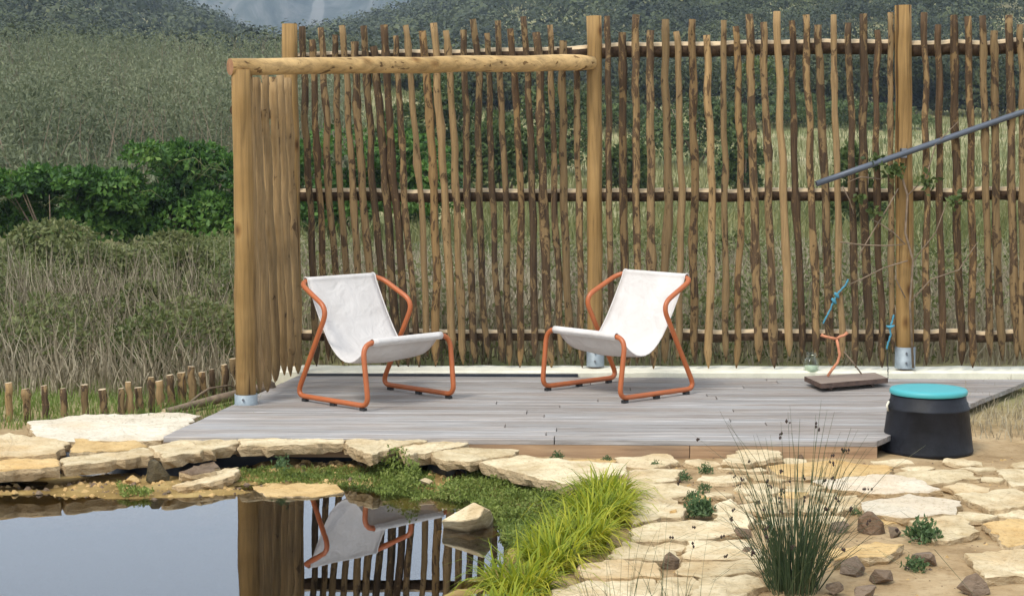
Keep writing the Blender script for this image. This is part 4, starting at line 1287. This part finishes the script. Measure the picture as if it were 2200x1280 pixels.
for i, (a, b, w, h, d, lb, mm) in enumerate((
        (1868, 1142, .135, .075, .12, 'largest brown rock, right of the rush stems', 'stone_brown'), (1915, 1152, .085, .04, .08, 'rounded brown rock against the largest one', 'stone_brown'),
        (1800, 1140, .10, .04, .09, 'low dark rock partly behind the rush', 'stone_brown'), (1830, 1232, .125, .06, .11, 'grey brown rock right of the rush base', 'stone_brown'),
        (1893, 1250, .10, .05, .09, 'tilted brown rock near the bottom right corner', 'stone_brown'), (1790, 1272, .085, .035, .08, 'low reddish brown rock at the bottom beside the rush', 'stone_brown'),
        (1860, 1282, .11, .045, .1, 'half hidden brown rock at the bottom edge', 'stone_brown'), (1592, 1152, .10, .045, .08, 'brown rock at the left foot of the rush', 'stone_brown'),
        (1612, 1195, .10, .035, .08, 'flat brown rock below the left rush stems', 'stone_brown'), (1447, 1118, .055, .04, .05, 'small tan rock beside the biggest weed', 'stone_ochre'),
        (1440, 1222, .075, .055, .05, 'upright grey rock between two pale slabs', 'stone_brown'), (1420, 1195, .085, .02, .07, 'tan rock wedged behind the pale slab', 'stone_ochre'),
        (1985, 1215, .12, .06, .1, 'brown rock right of the bottom rocks', 'stone_brown'), (2090, 1275, .14, .06, .12, 'big brown rock at the bottom right edge', 'stone_brown'),
        (1317, 968, .045, .02, .04, 'tiny dark rock against the fascia', 'stone_brown'), (1720, 985, .04, .02, .035, 'tiny dark rock beneath the right end of the fascia', 'stone_brown'))):
    rock('rock', a, b, 0.058, w, h, d, M[mm], lb, GR, random.uniform(0, 3), seed=40 + i)
# scattered gravel on the sand
gv, gf = [], []
x = rng.uniform(0.1, 2.6, 900); y = rng.uniform(5.7, 8.6, 900)
s = sdist(x, y, shore) < -0.08
x, y = x[s], y[s]
mb = MB()
for a, b, z in zip(x, y, height(x, y)):
    r = random.uniform(0.003, 0.013) * random.random() ** 0.4
    V = [(a + r * math.cos(t) * random.uniform(.6, 1.2), b + r * math.sin(t) * random.uniform(.6, 1.2), z) for t in (0, 1.57, 3.14, 4.71)] + [(a, b, z + r * random.uniform(.5, 1))]
    mb.add(V, [(0, 1, 4), (1, 2, 4), (2, 3, 4), (3, 0, 4)], random.choice((0, 0, 1)))
x = rng.uniform(-3.4, 0.3, 4200); y = rng.uniform(7.4, 9.4, 4200)
sdd = sdist(x, y, shore); hh_ = height(x, y)
s_ = (sdd > 0.01) & (hh_ > -0.035) & (fbm(x * 4, y * 4, 2) > 0.42)
for a, b, z in zip(x[s_], y[s_], hh_[s_]):
    r = 0.004 + 0.022 * random.random() ** 2.5
    V = [(a + r * math.cos(t) * random.uniform(.6, 1.3), b + r * math.sin(t) * random.uniform(.6, 1.2), z - .003) for t in (0, 1.26, 2.5, 3.77, 5.0)] + [(a + r * .3, b, z + r * random.uniform(.3, .7)), (a - r * .3, b, z + r * random.uniform(.3, .7))]
    mb.add(V, [(0, 1, 5), (1, 6, 5), (1, 2, 6), (2, 3, 6), (3, 4, 6), (4, 5, 6), (4, 0, 5)], random.choice((0, 0, 0, 1)))
gr = mb.build('gravel', [M['stone_ochre'], M['stone_brown']], None, (0, 0, 0)); gr['kind'] = 'stuff'

# pond liner: a creased black sheet hanging below the slabs
mb = MB()
V = []
LP = []
for i in range(6, 16):
    a, b = Vector(shore[i - 3 if i < 3 else i - 0]) if False else Vector(shore[i]), Vector(shore[i + 1]) if i + 1 < len(shore) else Vector(shore[i])
LPs = [Vector(s_) for s_ in shore[0:14]]
for i in range(len(LPs) - 1):
    m_ = max(2, int((LPs[i + 1] - LPs[i]).length / 0.05))
    for k in range(m_): LP.append(LPs[i].lerp(LPs[i + 1], k / m_))
for i, q in enumerate(LP):
    t = LP[min(i + 1, len(LP) - 1)] - LP[max(i - 1, 0)]
    nn = Vector((t.y, -t.x)).normalized()
    for k, (o, z) in enumerate(((-0.10, 0.088), (-0.015, 0.086), (0.004, 0.05), (0.016, 0.01), (0.06, -0.022))):
        w = q + nn * (o + 0.022 * mnoise.noise((i * 0.35, k * 0.8, 1)) + 0.008 * mnoise.noise((i * 1.3, k, 4)))
        V.append((w.x, w.y, z + 0.010 * mnoise.noise((i * 0.5, k, 7))))
fs = [(i * 5 + k, i * 5 + 5 + k, i * 5 + 6 + k, i * 5 + k + 1) for i in range(len(LP) - 1) for k in range(4)]
mb.add(V, fs, 0, True)
tag(mb.build('pond_liner', M['liner']), 'creased black rubber sheet lining the pond edge below the slabs', 'pond liner')
mb = MB()
a0, b0, c0_, d0 = at_z(912, 988, 0.075), at_z(985, 1003, 0.07), at_z(968, 1025, 0.012), at_z(922, 1008, 0.03)
mb.add([a0, b0, c0_, d0, (a0 + b0) / 2 + Vector((0, -.02, .008)), (a0 + b0 + c0_ + d0) / 4 + Vector((0, -.03, .02))], [(0, 3, 5), (3, 2, 5), (2, 1, 5), (1, 4, 5), (4, 0, 5)])
mb.add([p + Vector((0, .004, -.004)) for p in (a0, b0, c0_, d0)], [(0, 1, 2, 3)])
tag(mb.build('liner_flap', M['liner']), 'loose flap of black liner poking out under the flat slab', 'liner flap')

# ------------------------------------------------------------------ water weeds and near plants
def in_px(n_, poly, z):
    W_ = [wp(a, b, z) for a, b in poly]
    A = np.array(W_); lo, hi = A.min(0), A.max(0)
    P = rng.uniform(lo, hi, (n_ * 5, 2))
    P = P[sdist(P[:, 0], P[:, 1], W_) > 0][:n_]
    return P
def mat_weed(n_, poly, hz, L):
    P = in_px(n_, poly, 0.02)
    k = fbm(P[:, 0] * 7, P[:, 1] * 7, 3)
    P, k = P[k > 0.36], k[k > 0.36]
    z = np.maximum(height(P[:, 0], P[:, 1]), -0.004) + rng.random(len(P)) * hz * (0.25 + 1.5 * np.maximum(k - 0.35, 0) * 2)
    v, f = leaves(np.column_stack([P, z]), L, L * 0.55, 0.35)
    return (v, f, 0)
parts = [mat_weed(15000, [(930, 1062), (1010, 1012), (1120, 1030), (1235, 1058), (1270, 1110), (1235, 1185), (1150, 1200), (1080, 1150), (1060, 1100), (1000, 1072)], 0.055, 0.018),
         mat_weed(7000, [(480, 1014), (560, 1006), (740, 1003), (900, 1010), (930, 1020), (940, 1060), (860, 1072), (800, 1045), (700, 1034), (560, 1032), (500, 1030)], 0.014, 0.016),
         mat_weed(2500, [(800, 1002), (860, 985), (900, 1000), (900, 1055), (830, 1060)], 0.10, 0.02),
         mat_weed(500, [(250, 1045), (330, 1048), (320, 1062), (260, 1062)], 0.03, 0.018)]
P = in_px(1400, [(480, 1014), (560, 1006), (740, 1002), (900, 1008), (940, 1022), (800, 1035), (560, 1030)], 0.02)
v, f = blades(on_ground(P[:, 0], P[:, 1]), 0.03, 0.004, 0.7, seg=2); parts.append((v, f, 1))
P = in_px(500, [(1080, 1140), (1200, 1120), (1230, 1190), (1140, 1225)], 0.02)
v, f = blades(np.column_stack([P, np.zeros(len(P))]), 0.10, 0.004, 0.9, seg=2); parts.append((v, f, 1))
stuff('water_weeds', parts, [M['weed'], M['grass']])
mb_list = []
def sedge(px, py, rad, h, nb, label):
    c = at_z(px, py, 0.05)
    root = empty('sedge_clump', (c.x, c.y, 0.03), label, 'sedge', 'yellow green sedge along the pond bank')
    a = rng.uniform(0, 2 * np.pi, nb); r = rad * np.sqrt(rng.random(nb))
    P = np.stack([c.x + r * np.cos(a), c.y + r * np.sin(a), np.full(nb, 0.03)], -1)
    az = a + rng.normal(0, 0.7, nb)
    v, f = blades(P, h * rng.uniform(0.7, 1.35, nb), 0.0125, 1.05, 0.9, 5, az)
    o = stuff('blades', [(v, f, 0)], [M['yellowgreen']], (c.x, c.y, 0.03), root)
for args in ((1298, 1078, .09, .19, 420, 'sedge clump farthest up the bank, below the broad slab'), (1285, 1128, .10, .20, 520, 'sedge clump beside the row of pale paving'),
             (1245, 1180, .10, .20, 520, 'middle sedge clump leaning over the water weeds'), (1185, 1222, .09, .19, 460, 'sedge clump at the bend of the bank'),
             (1115, 1278, .10, .18, 460, 'sedge clump at the bottom edge of the picture'), (1325, 1105, .06, .17, 200, 'small sedge clump touching the pale paving'), (1075, 1335, .09, .15, 300, 'sedge clump partly cut by the bottom edge')):
    sedge(*args)
def weedlet(px, py, w, nl, label, mat_='smallweed'):
    c = at_z(px, py, 0.062)
    k = np.clip(rng.normal(0, 0.30, (nl, 2)), -.62, .62) * w
    z = 0.062 + np.abs(rng.normal(0.3, 0.25, nl)) * w * np.clip(1 - (np.hypot(k[:, 0], k[:, 1]) / w) ** 2, 0.1, 1)
    v, f = leaves(np.column_stack([c.x + k[:, 0], c.y + k[:, 1], z]), w * 0.28, w * 0.13, 0.5)
    me = big_mesh('weed', v - np.array([c.x, c.y, 0.058]), f)
    tag(link('weed', me, M[mat_], None, (c.x, c.y, 0.058)), label, 'weed', 'small weeds between the paving')
for a in ((1410, 1006, .05, 160, 'flat green weed behind the second slab from the deck'), (1469, 1032, .05, 170, 'small grey green weed at the end of a pale slab'), (1516, 1015, .055, 190, 'dark green weed on open sand below the fascia'),
          (1512, 1054, .048, 160, 'dark weed midway between fascia and biggest weed'), (1487, 1075, .055, 180, 'pale flowering weed touching the biggest weed'), (1503, 1106, .095, 420, 'biggest green weed on the sand left of the rush'),
          (1196, 986, .05, 140, 'small weed behind the broad pale slab'), (1306, 994, .045, 120, 'tiny weed at the right end of the broad slab'), (1985, 1160, .10, 300, 'leafy green weed beside the rounded brown rock'), (1965, 1225, .07, 180, 'weed beyond the bottom rocks at the right'),
          (604, 1005, .075, 130, 'pale seedling standing against the liner below the long slab'), (1840, 1105, .04, 90, 'tiny weed behind the largest brown rock')):
    weedlet(*a)
# the rush
def rush(px, py, nst, h, spread, label, rad=0.06, seeds=True, thick=1.0):
    c = at_z(px, py, 0.06)
    root = empty('rush_plant', (c.x, c.y, 0.06), label, 'rush plant')
    V, Fs, b = [], [], 0
    tips = []
    for i in range(nst):
        a = random.uniform(0, 2 * math.pi); q = math.sqrt(random.random())
        ln = spread * q * random.uniform(0.15, 1.25)
        H_ = h * random.choice((random.uniform(0.25, 0.55), random.uniform(0.4, 0.75), random.uniform(0.6, 1.12)))
        p0 = Vector((c.x + math.cos(a) * rad * q + random.gauss(0, .02), c.y + math.sin(a) * rad * q + random.gauss(0, .02), 0.055))
        a += random.gauss(0, .5)
        d = Vector((math.cos(a), math.sin(a), 0))
        bend = random.choice((random.uniform(-0.3, 0.6), random.uniform(-0.3, 0.6), random.uniform(0.8, 1.8))) * ln
        pts = []
        for k in range(5):
            t = k / 4
            an = ln * (0.75 + 0.25 * t) + bend * t * t
            pts.append(p0 + d * (math.sin(an) * H_ * t) + Vector((0, 0, math.cos(an) * H_ * t)))
        rr = [k_ * thick * random.uniform(0.75, 1.25) for k_ in (0.0020, 0.0018, 0.0015, 0.0011, 0.0005)]
        n3 = 3
        for k in range(5):
            for j in range(n3):
                aa = 2 * math.pi * j / 3 + a
                V.append(pts[k] + Vector((math.cos(aa) * rr[k], math.sin(aa) * rr[k], 0)))
        for k in range(4):
            for j in range(3):
                Fs.append((b + 3 * k + j, b + 3 * k + (j + 1) % 3, b + 3 * k + 3 + (j + 1) % 3, b + 3 * k + 3 + j))
        b += 15
        tips.append((pts, H_))
    o = link('stems', big_mesh('stems', np.array([tuple(p) for p in V]) - np.array([c.x, c.y, 0.06]), np.array(Fs)), M['rush'], root, (c.x, c.y, 0.06))
    o['kind'] = 'stuff'
    if seeds:
        mb = MB()
        for pts, H_ in random.sample(tips, int(nst * 0.28)):
            if H_ < h * 0.55: continue
            t = random.uniform(0.80, 0.95)
            q = pts[3].lerp(pts[4], (t - 0.75) * 4)
            for _ in range(random.randint(2, 4)):
                w = q + Vector((random.uniform(-.007, .007), random.uniform(-.007, .007), random.uniform(-.008, .010)))
                r = random.uniform(.003, .0055)
                mb.add([w + Vector(s_) * r for s_ in ((1, 0, 0), (-1, 0, 0), (0, 1, 0), (0, -1, 0), (0, 0, 1.5), (0, 0, -1.5))],
                       [(0, 2, 4), (2, 1, 4), (1, 3, 4), (3, 0, 4), (2, 0, 5), (1, 2, 5), (3, 1, 5), (0, 3, 5)])
        o = mb.build('seed_heads', M['seed'], root); o['kind'] = 'stuff'
    return root
rush(1705, 1266, 340, 0.62, 0.64, 'tall dark green rush with brown seed heads in the foreground', 0.07)
rush(1460, 1330, 24, 0.36, 0.5, 'sparse thin stems rising from the bottom edge left of the rush', 0.09, True, 0.6)
rush(1330, 1345, 40, 0.34, 0.6, 'wispy thin stems over the pale slabs at the bottom', 0.08, False, 0.5)

# ------------------------------------------------------------------ things at the left: low stakes, fallen log
low = empty('low_stake_fence', at_z(380, 870, 0.09), 'knee high row of short stakes in grass left of the deck', 'fence')
LS = [(-60, 905, 815), (-20, 902, 828), (20, 900, 822), (60, 900, 835), (100, 898, 828), (140, 897, 834), (185, 896, 826), (225, 896, 836),
      (262, 894, 834), (281, 892, 820), (303, 888, 832), (327, 884, 810), (347, 876, 818), (370, 872, 805), (393, 868, 800), (417, 868, 787), (438, 864, 799), (460, 860, 793), (484, 855, 783), (506, 850, 770)]
for (a, yb, yt) in LS:
    q = at_z(a, yb, 0.085)
    tp = at_y(a - 4 + random.uniform(-3, 3), yt, q.y)
    stick([tp, (q.x, q.y, 0.05)], 0.020 * random.uniform(.85, 1.2), 0.021, 'stake', None, low, 8, 6, False, 0.005, 1, [M[random.choice(('stake', 'stake_light', 'stake'))], M['cutwood_toplight']])
a, b = at_z(352, 884, 0.11), at_z(520, 845, 0.14)
b = b + (b - a) * 0.4
mb = MB(); mb.tube([a.lerp(b, t / 8) + Vector((0, 0, 0.01 * mnoise.noise((t, 3, 1)))) for t in range(9)], [0.018 + 0.022 * t / 8 for t in range(9)], 9, 0, True, False, True, 0.1, 1)
fl = mb.build('fallen_branch', [M['twig'], M['cutwood_toplight']])
tag(fl, 'rough grey brown branch lying between low stakes and deck', 'branch')
mb = MB(); mb.tube([at_y(x_, y_, a.y + 0.15 + k * 0.12) for k, (x_, y_) in enumerate(((345, 882), (400, 872), (428, 848), (450, 834), (490, 828), (512, 831)))], [.009, .009, .008, .007, .006, .003], 6)
mb.build('shoot', M['twig'], fl)

# ------------------------------------------------------------------ things at the right: board, jar, twigs, ropes, tub, pipe, climber
bz = 0.205
B = [at_z(1728, 808, bz), at_z(1764, 824, bz), at_z(1908, 812, bz), at_z(1880, 800, bz)]
bc = sum(B, Vector()) / 4
board = empty('wooden_board', (bc.x, bc.y, DZ), 'thick dark wooden board raised on battens near the right fence end', 'board')
mb = MB()
V = [p for p in B] + [p + Vector((0, 0, -0.03)) for p in B]
mb.add(V, [(0, 1, 2, 3), (7, 6, 5, 4), (0, 4, 5, 1), (1, 5, 6, 2), (2, 6, 7, 3), (3, 7, 4, 0)]); mb.m = [1, 0, 0, 0, 0, 0]
mb.build('plank', [M['plank'], M['planktop']], board)
for t in (0.18, 0.8):
    p, q = B[1].lerp(B[2], t), B[0].lerp(B[3], t)
    p, q = p.lerp(q, 0.12), p.lerp(q, 0.88)
    mb = MB(); mb.tube([Vector((p.x, p.y, DZ + 0.0125)), Vector((q.x, q.y, DZ + 0.0125))], 0.0125, 4, 0, False); mb.build('batten', M['plank'], board)
jc = at_z(1743, 806, DZ)
jar = empty('glass_jar', (jc.x, jc.y, DZ), 'clear glass jar with pale contents beside the dark board', 'jar')
mb = MB(); mb.lathe((jc.x, jc.y, DZ + 0.001), [(0.0, 0), (0.045, 0.0), (0.051, 0.008), (0.052, 0.085), (0.046, 0.105), (0.032, 0.120), (0.031, 0.128), (0.036, 0.130), (0.036, 0.148), (0.032, 0.150), (0.0285, 0.146), (0.028, 0.122), (0.042, 0.103), (0.048, 0.083), (0.047, 0.011), (0, 0.008)], 24)
mb.build('glass', M['glass'], jar)
mb = MB(); mb.lathe((jc.x, jc.y, DZ + 0.001), [(0, 0.012), (0.043, 0.014), (0.044, 0.062), (0, 0.062)], 20); mb.build('candle', M['wax'], jar)
yb_ = bc.y + 0.02
Yt = lambda pts, yd: [at_y(a, b, yd) for a, b in pts]
root = empty('forked_twig', at_y(1779, 806, yb_), 'orange brown Y shaped twig standing on the dark board', 'twig')
mb = MB(); mb.tube(Yt([(1778, 808), (1788, 793), (1800, 778), (1804, 762), (1801, 745), (1797, 727)], yb_), [.0085, .009, .009, .0095, .0095, .009], 8); mb.build('stem', M['copper'], root)
mb = MB(); mb.tube(Yt([(1797, 728), (1783, 725), (1770, 722), (1764, 719)], yb_), [.0095, .0085, .009, .011], 8); mb.build('arm', M['copper'], root)
mb = MB(); mb.tube(Yt([(1797, 728), (1804, 723), (1814, 720), (1821, 714)], yb_), [.0095, .0085, .009, .011], 8); mb.build('arm', M['copper'], root)
mb = MB(); mb.tube(Yt([(1813, 755), (1832, 778), (1851, 803)], yb_ + 0.02), [.004, .005, .005], 6)
tag(mb.build('thin_stick', M['twig']), 'thin brown stick leaning on the board right of the forked twig', 'stick')
yr_ = fy(1800) - 0.10
def rope(pts, yd, r, name, mt, label, cat):
    Q = Yt(pts, yd)
    dense = []
    for i in range(len(Q) - 1):
        for k in range(6): dense.append(Q[i].lerp(Q[i + 1], k / 6))
    dense.append(Q[-1])
    dense = [p + Vector((0.004 * mnoise.noise((i * .9, 1, r * 99)), 0.004 * mnoise.noise((i * .9, 5, 2)), 0)) for i, p in enumerate(dense)]
    rr = [r * (1 + 0.45 * mnoise.noise((i * .7, 3, 3))) for i in range(len(dense))]
    mb_ = MB(); mb_.tube(dense, rr, 7)
    o = mb_.build(name, mt); tag(o, label, cat); return o
r1_ = rope([(1822, 600), (1817, 612), (1800, 630), (1790, 650), (1782, 668), (1768, 695)], yr_, .006, 'blue_rope', M['rope'], 'faded blue rope knotted round stakes above the forked twig', 'rope')
mb = MB(); 
for (a, b) in ((1797, 634), (1791, 646)): mb.tube(Yt([(a - 4, b - 5), (a + 1, b), (a + 5, b + 6)], yr_ - .006), [.008, .014, .007], 7)
mb.build('knot', M['rope'], r1_)
r2_ = rope([(1920, 676), (1917, 690), (1912, 705), (1914, 720), (1908, 735), (1905, 750)], fy(1910) - 0.12, .0062, 'blue_rope', M['rope'], 'bright blue rope tied beside the right fence post', 'rope')
mb = MB(); mb.tube(Yt([(1904, 700), (1913, 703), (1922, 699)], fy(1910) - .13), [.005, .012, .005], 7); mb.build('knot', M['rope'], r2_)
rope([(1905, 750), (1907, 775), (1908, 800), (1908, 822)], fy(1910) - 0.12, .003, 'black_cord', M['cord'], 'thin black cord hanging from bright blue rope to the board', 'cord')
# tub
tb_ = at_z(1992, 966, 0.06)
tub = empty('plastic_tub', (tb_.x, tb_.y, 0.055), 'black round tub with turquoise lid at the deck corner', 'tub')
mb = MB(); mb.lathe((tb_.x, tb_.y, 0.055), [(0, 0), (0.232, 0.0), (0.236, 0.012), (0.233, 0.020), (0.2085, 0.222), (0.213, 0.226), (0.2125, 0.236), (0.2065, 0.240), (0.203, 0.262), (0.196, 0.266), (0.192, 0.300), (0.18, 0.302), (0, 0.302)], 32); mb.build('body', M['black'], tub)
mb = MB(); mb.lathe((tb_.x, tb_.y, 0.055), [(0.196, 0.303), (0.199, 0.306), (0.199, 0.322), (0.193, 0.330), (0.15, 0.333), (0, 0.334)], 32); mb.build('lid', M['teal'], tub)
mb = MB(); mb.tube([(tb_.x - 0.21, tb_.y - 0.02, 0.32), (tb_.x - 0.222, tb_.y - 0.03, 0.30), (tb_.x - 0.214, tb_.y - 0.02, 0.27)], .006, 6); mb.build('handle', M['concrete'], tub)
# pipe
yp_ = fy(1940) - 0.04 - 0.056 - 0.03
root = empty('grey_pipe', at_y(1940, 330, yp_), 'slanting grey pipe fixed across the right fence post', 'pipe')
mb = MB(); mb.tube([at_y(1754, 395, yp_ - .12), at_y(1860, 358, yp_ - .06), at_y(1953, 326, yp_), at_y(2200, 240, yp_ + .02), at_y(2420, 165, yp_ + .02)], .0195, 14); mb.build('tube', M['pipe'], root)
mb = MB(); q = at_y(1942, 329, yp_); mb.box((q.x, q.y + 0.02, q.z), (0.035, 0.06, 0.06)); mb.build('clamp', M['bolt'], root)
# climber on the right post
cl = empty('climbing_plant', at_y(1960, 790, fy(1950) - 0.13), 'bare climbing stems with few green leaves round the right fence post', 'climbing plant')
yc = fy(1930) - 0.125
for i, pts in enumerate(([(1962, 790), (1955, 650), (1962, 560), (1945, 500), (1950, 420), (1935, 370), (1910, 350)], [(1950, 560), (1900, 575), (1850, 600), (1822, 612)], [(1805, 520), (1850, 526), (1900, 528), (1945, 525)],
                         [(1945, 525), (1920, 500), (1890, 480), (1870, 470)], [(1930, 405), (1905, 450), (1880, 490), (1850, 540), (1840, 570)], [(1945, 640), (1925, 600), (1925, 570)], [(1810, 400), (1825, 430), (1835, 460)],
                         [(1935, 370), (1890, 385), (1850, 380), (1820, 392)], [(1950, 420), (1990, 380), (2010, 310), (2060, 260)], [(1955, 650), (2000, 600), (2060, 580), (2100, 520)], [(1962, 560), (2010, 500), (2040, 420)])):
    Q = Yt(pts, yc - 0.006 * (i % 3))
    mb = MB(); mb.tube(Q, [0.0045 if i else 0.008] * (len(Q) - 1) + [0.002], 5); mb.build('stem', M['twig'], cl)
P = []
for (a, b, w, k) in ((1920, 368, 16, 60), (1880, 348, 16, 40), (1850, 422, 9, 20), (1880, 455, 9, 20), (1990, 390, 20, 36), (2050, 430, 16, 26)):
    for _ in range(k): P.append(tuple(at_y(random.gauss(a, w * .55), random.gauss(b, w * .45), yc - random.uniform(0, .06))))
v, f = leaves(np.array(P), 0.045, 0.034, -0.1)
stuff('leaves', [(v, f, 0)], [M['shrub']], tuple(at_y(1920, 370, yc)), cl)

# ------------------------------------------------------------------ haze
mb = MB()
mb.box((0, 470, 70), (1420, 1100, 152))
hz = mb.build('haze', [], None)
hz['kind'] = 'stuff'
m = bpy.data.materials.new('haze'); m.use_nodes = True
n, l = m.node_tree.nodes, m.node_tree.links
n.remove(n['Principled BSDF'])
vv = n.new('ShaderNodeVolumePrincipled')
vv.inputs['Color'].default_value = (0.68, 0.82, 1.0, 1)
vv.inputs['Density'].default_value = 0.0004
vv.inputs['Anisotropy'].default_value = 0.0
l.new(vv.outputs[0], n['Material Output'].inputs['Volume'])
hz.data.materials.append(m)
hz.visible_shadow = True
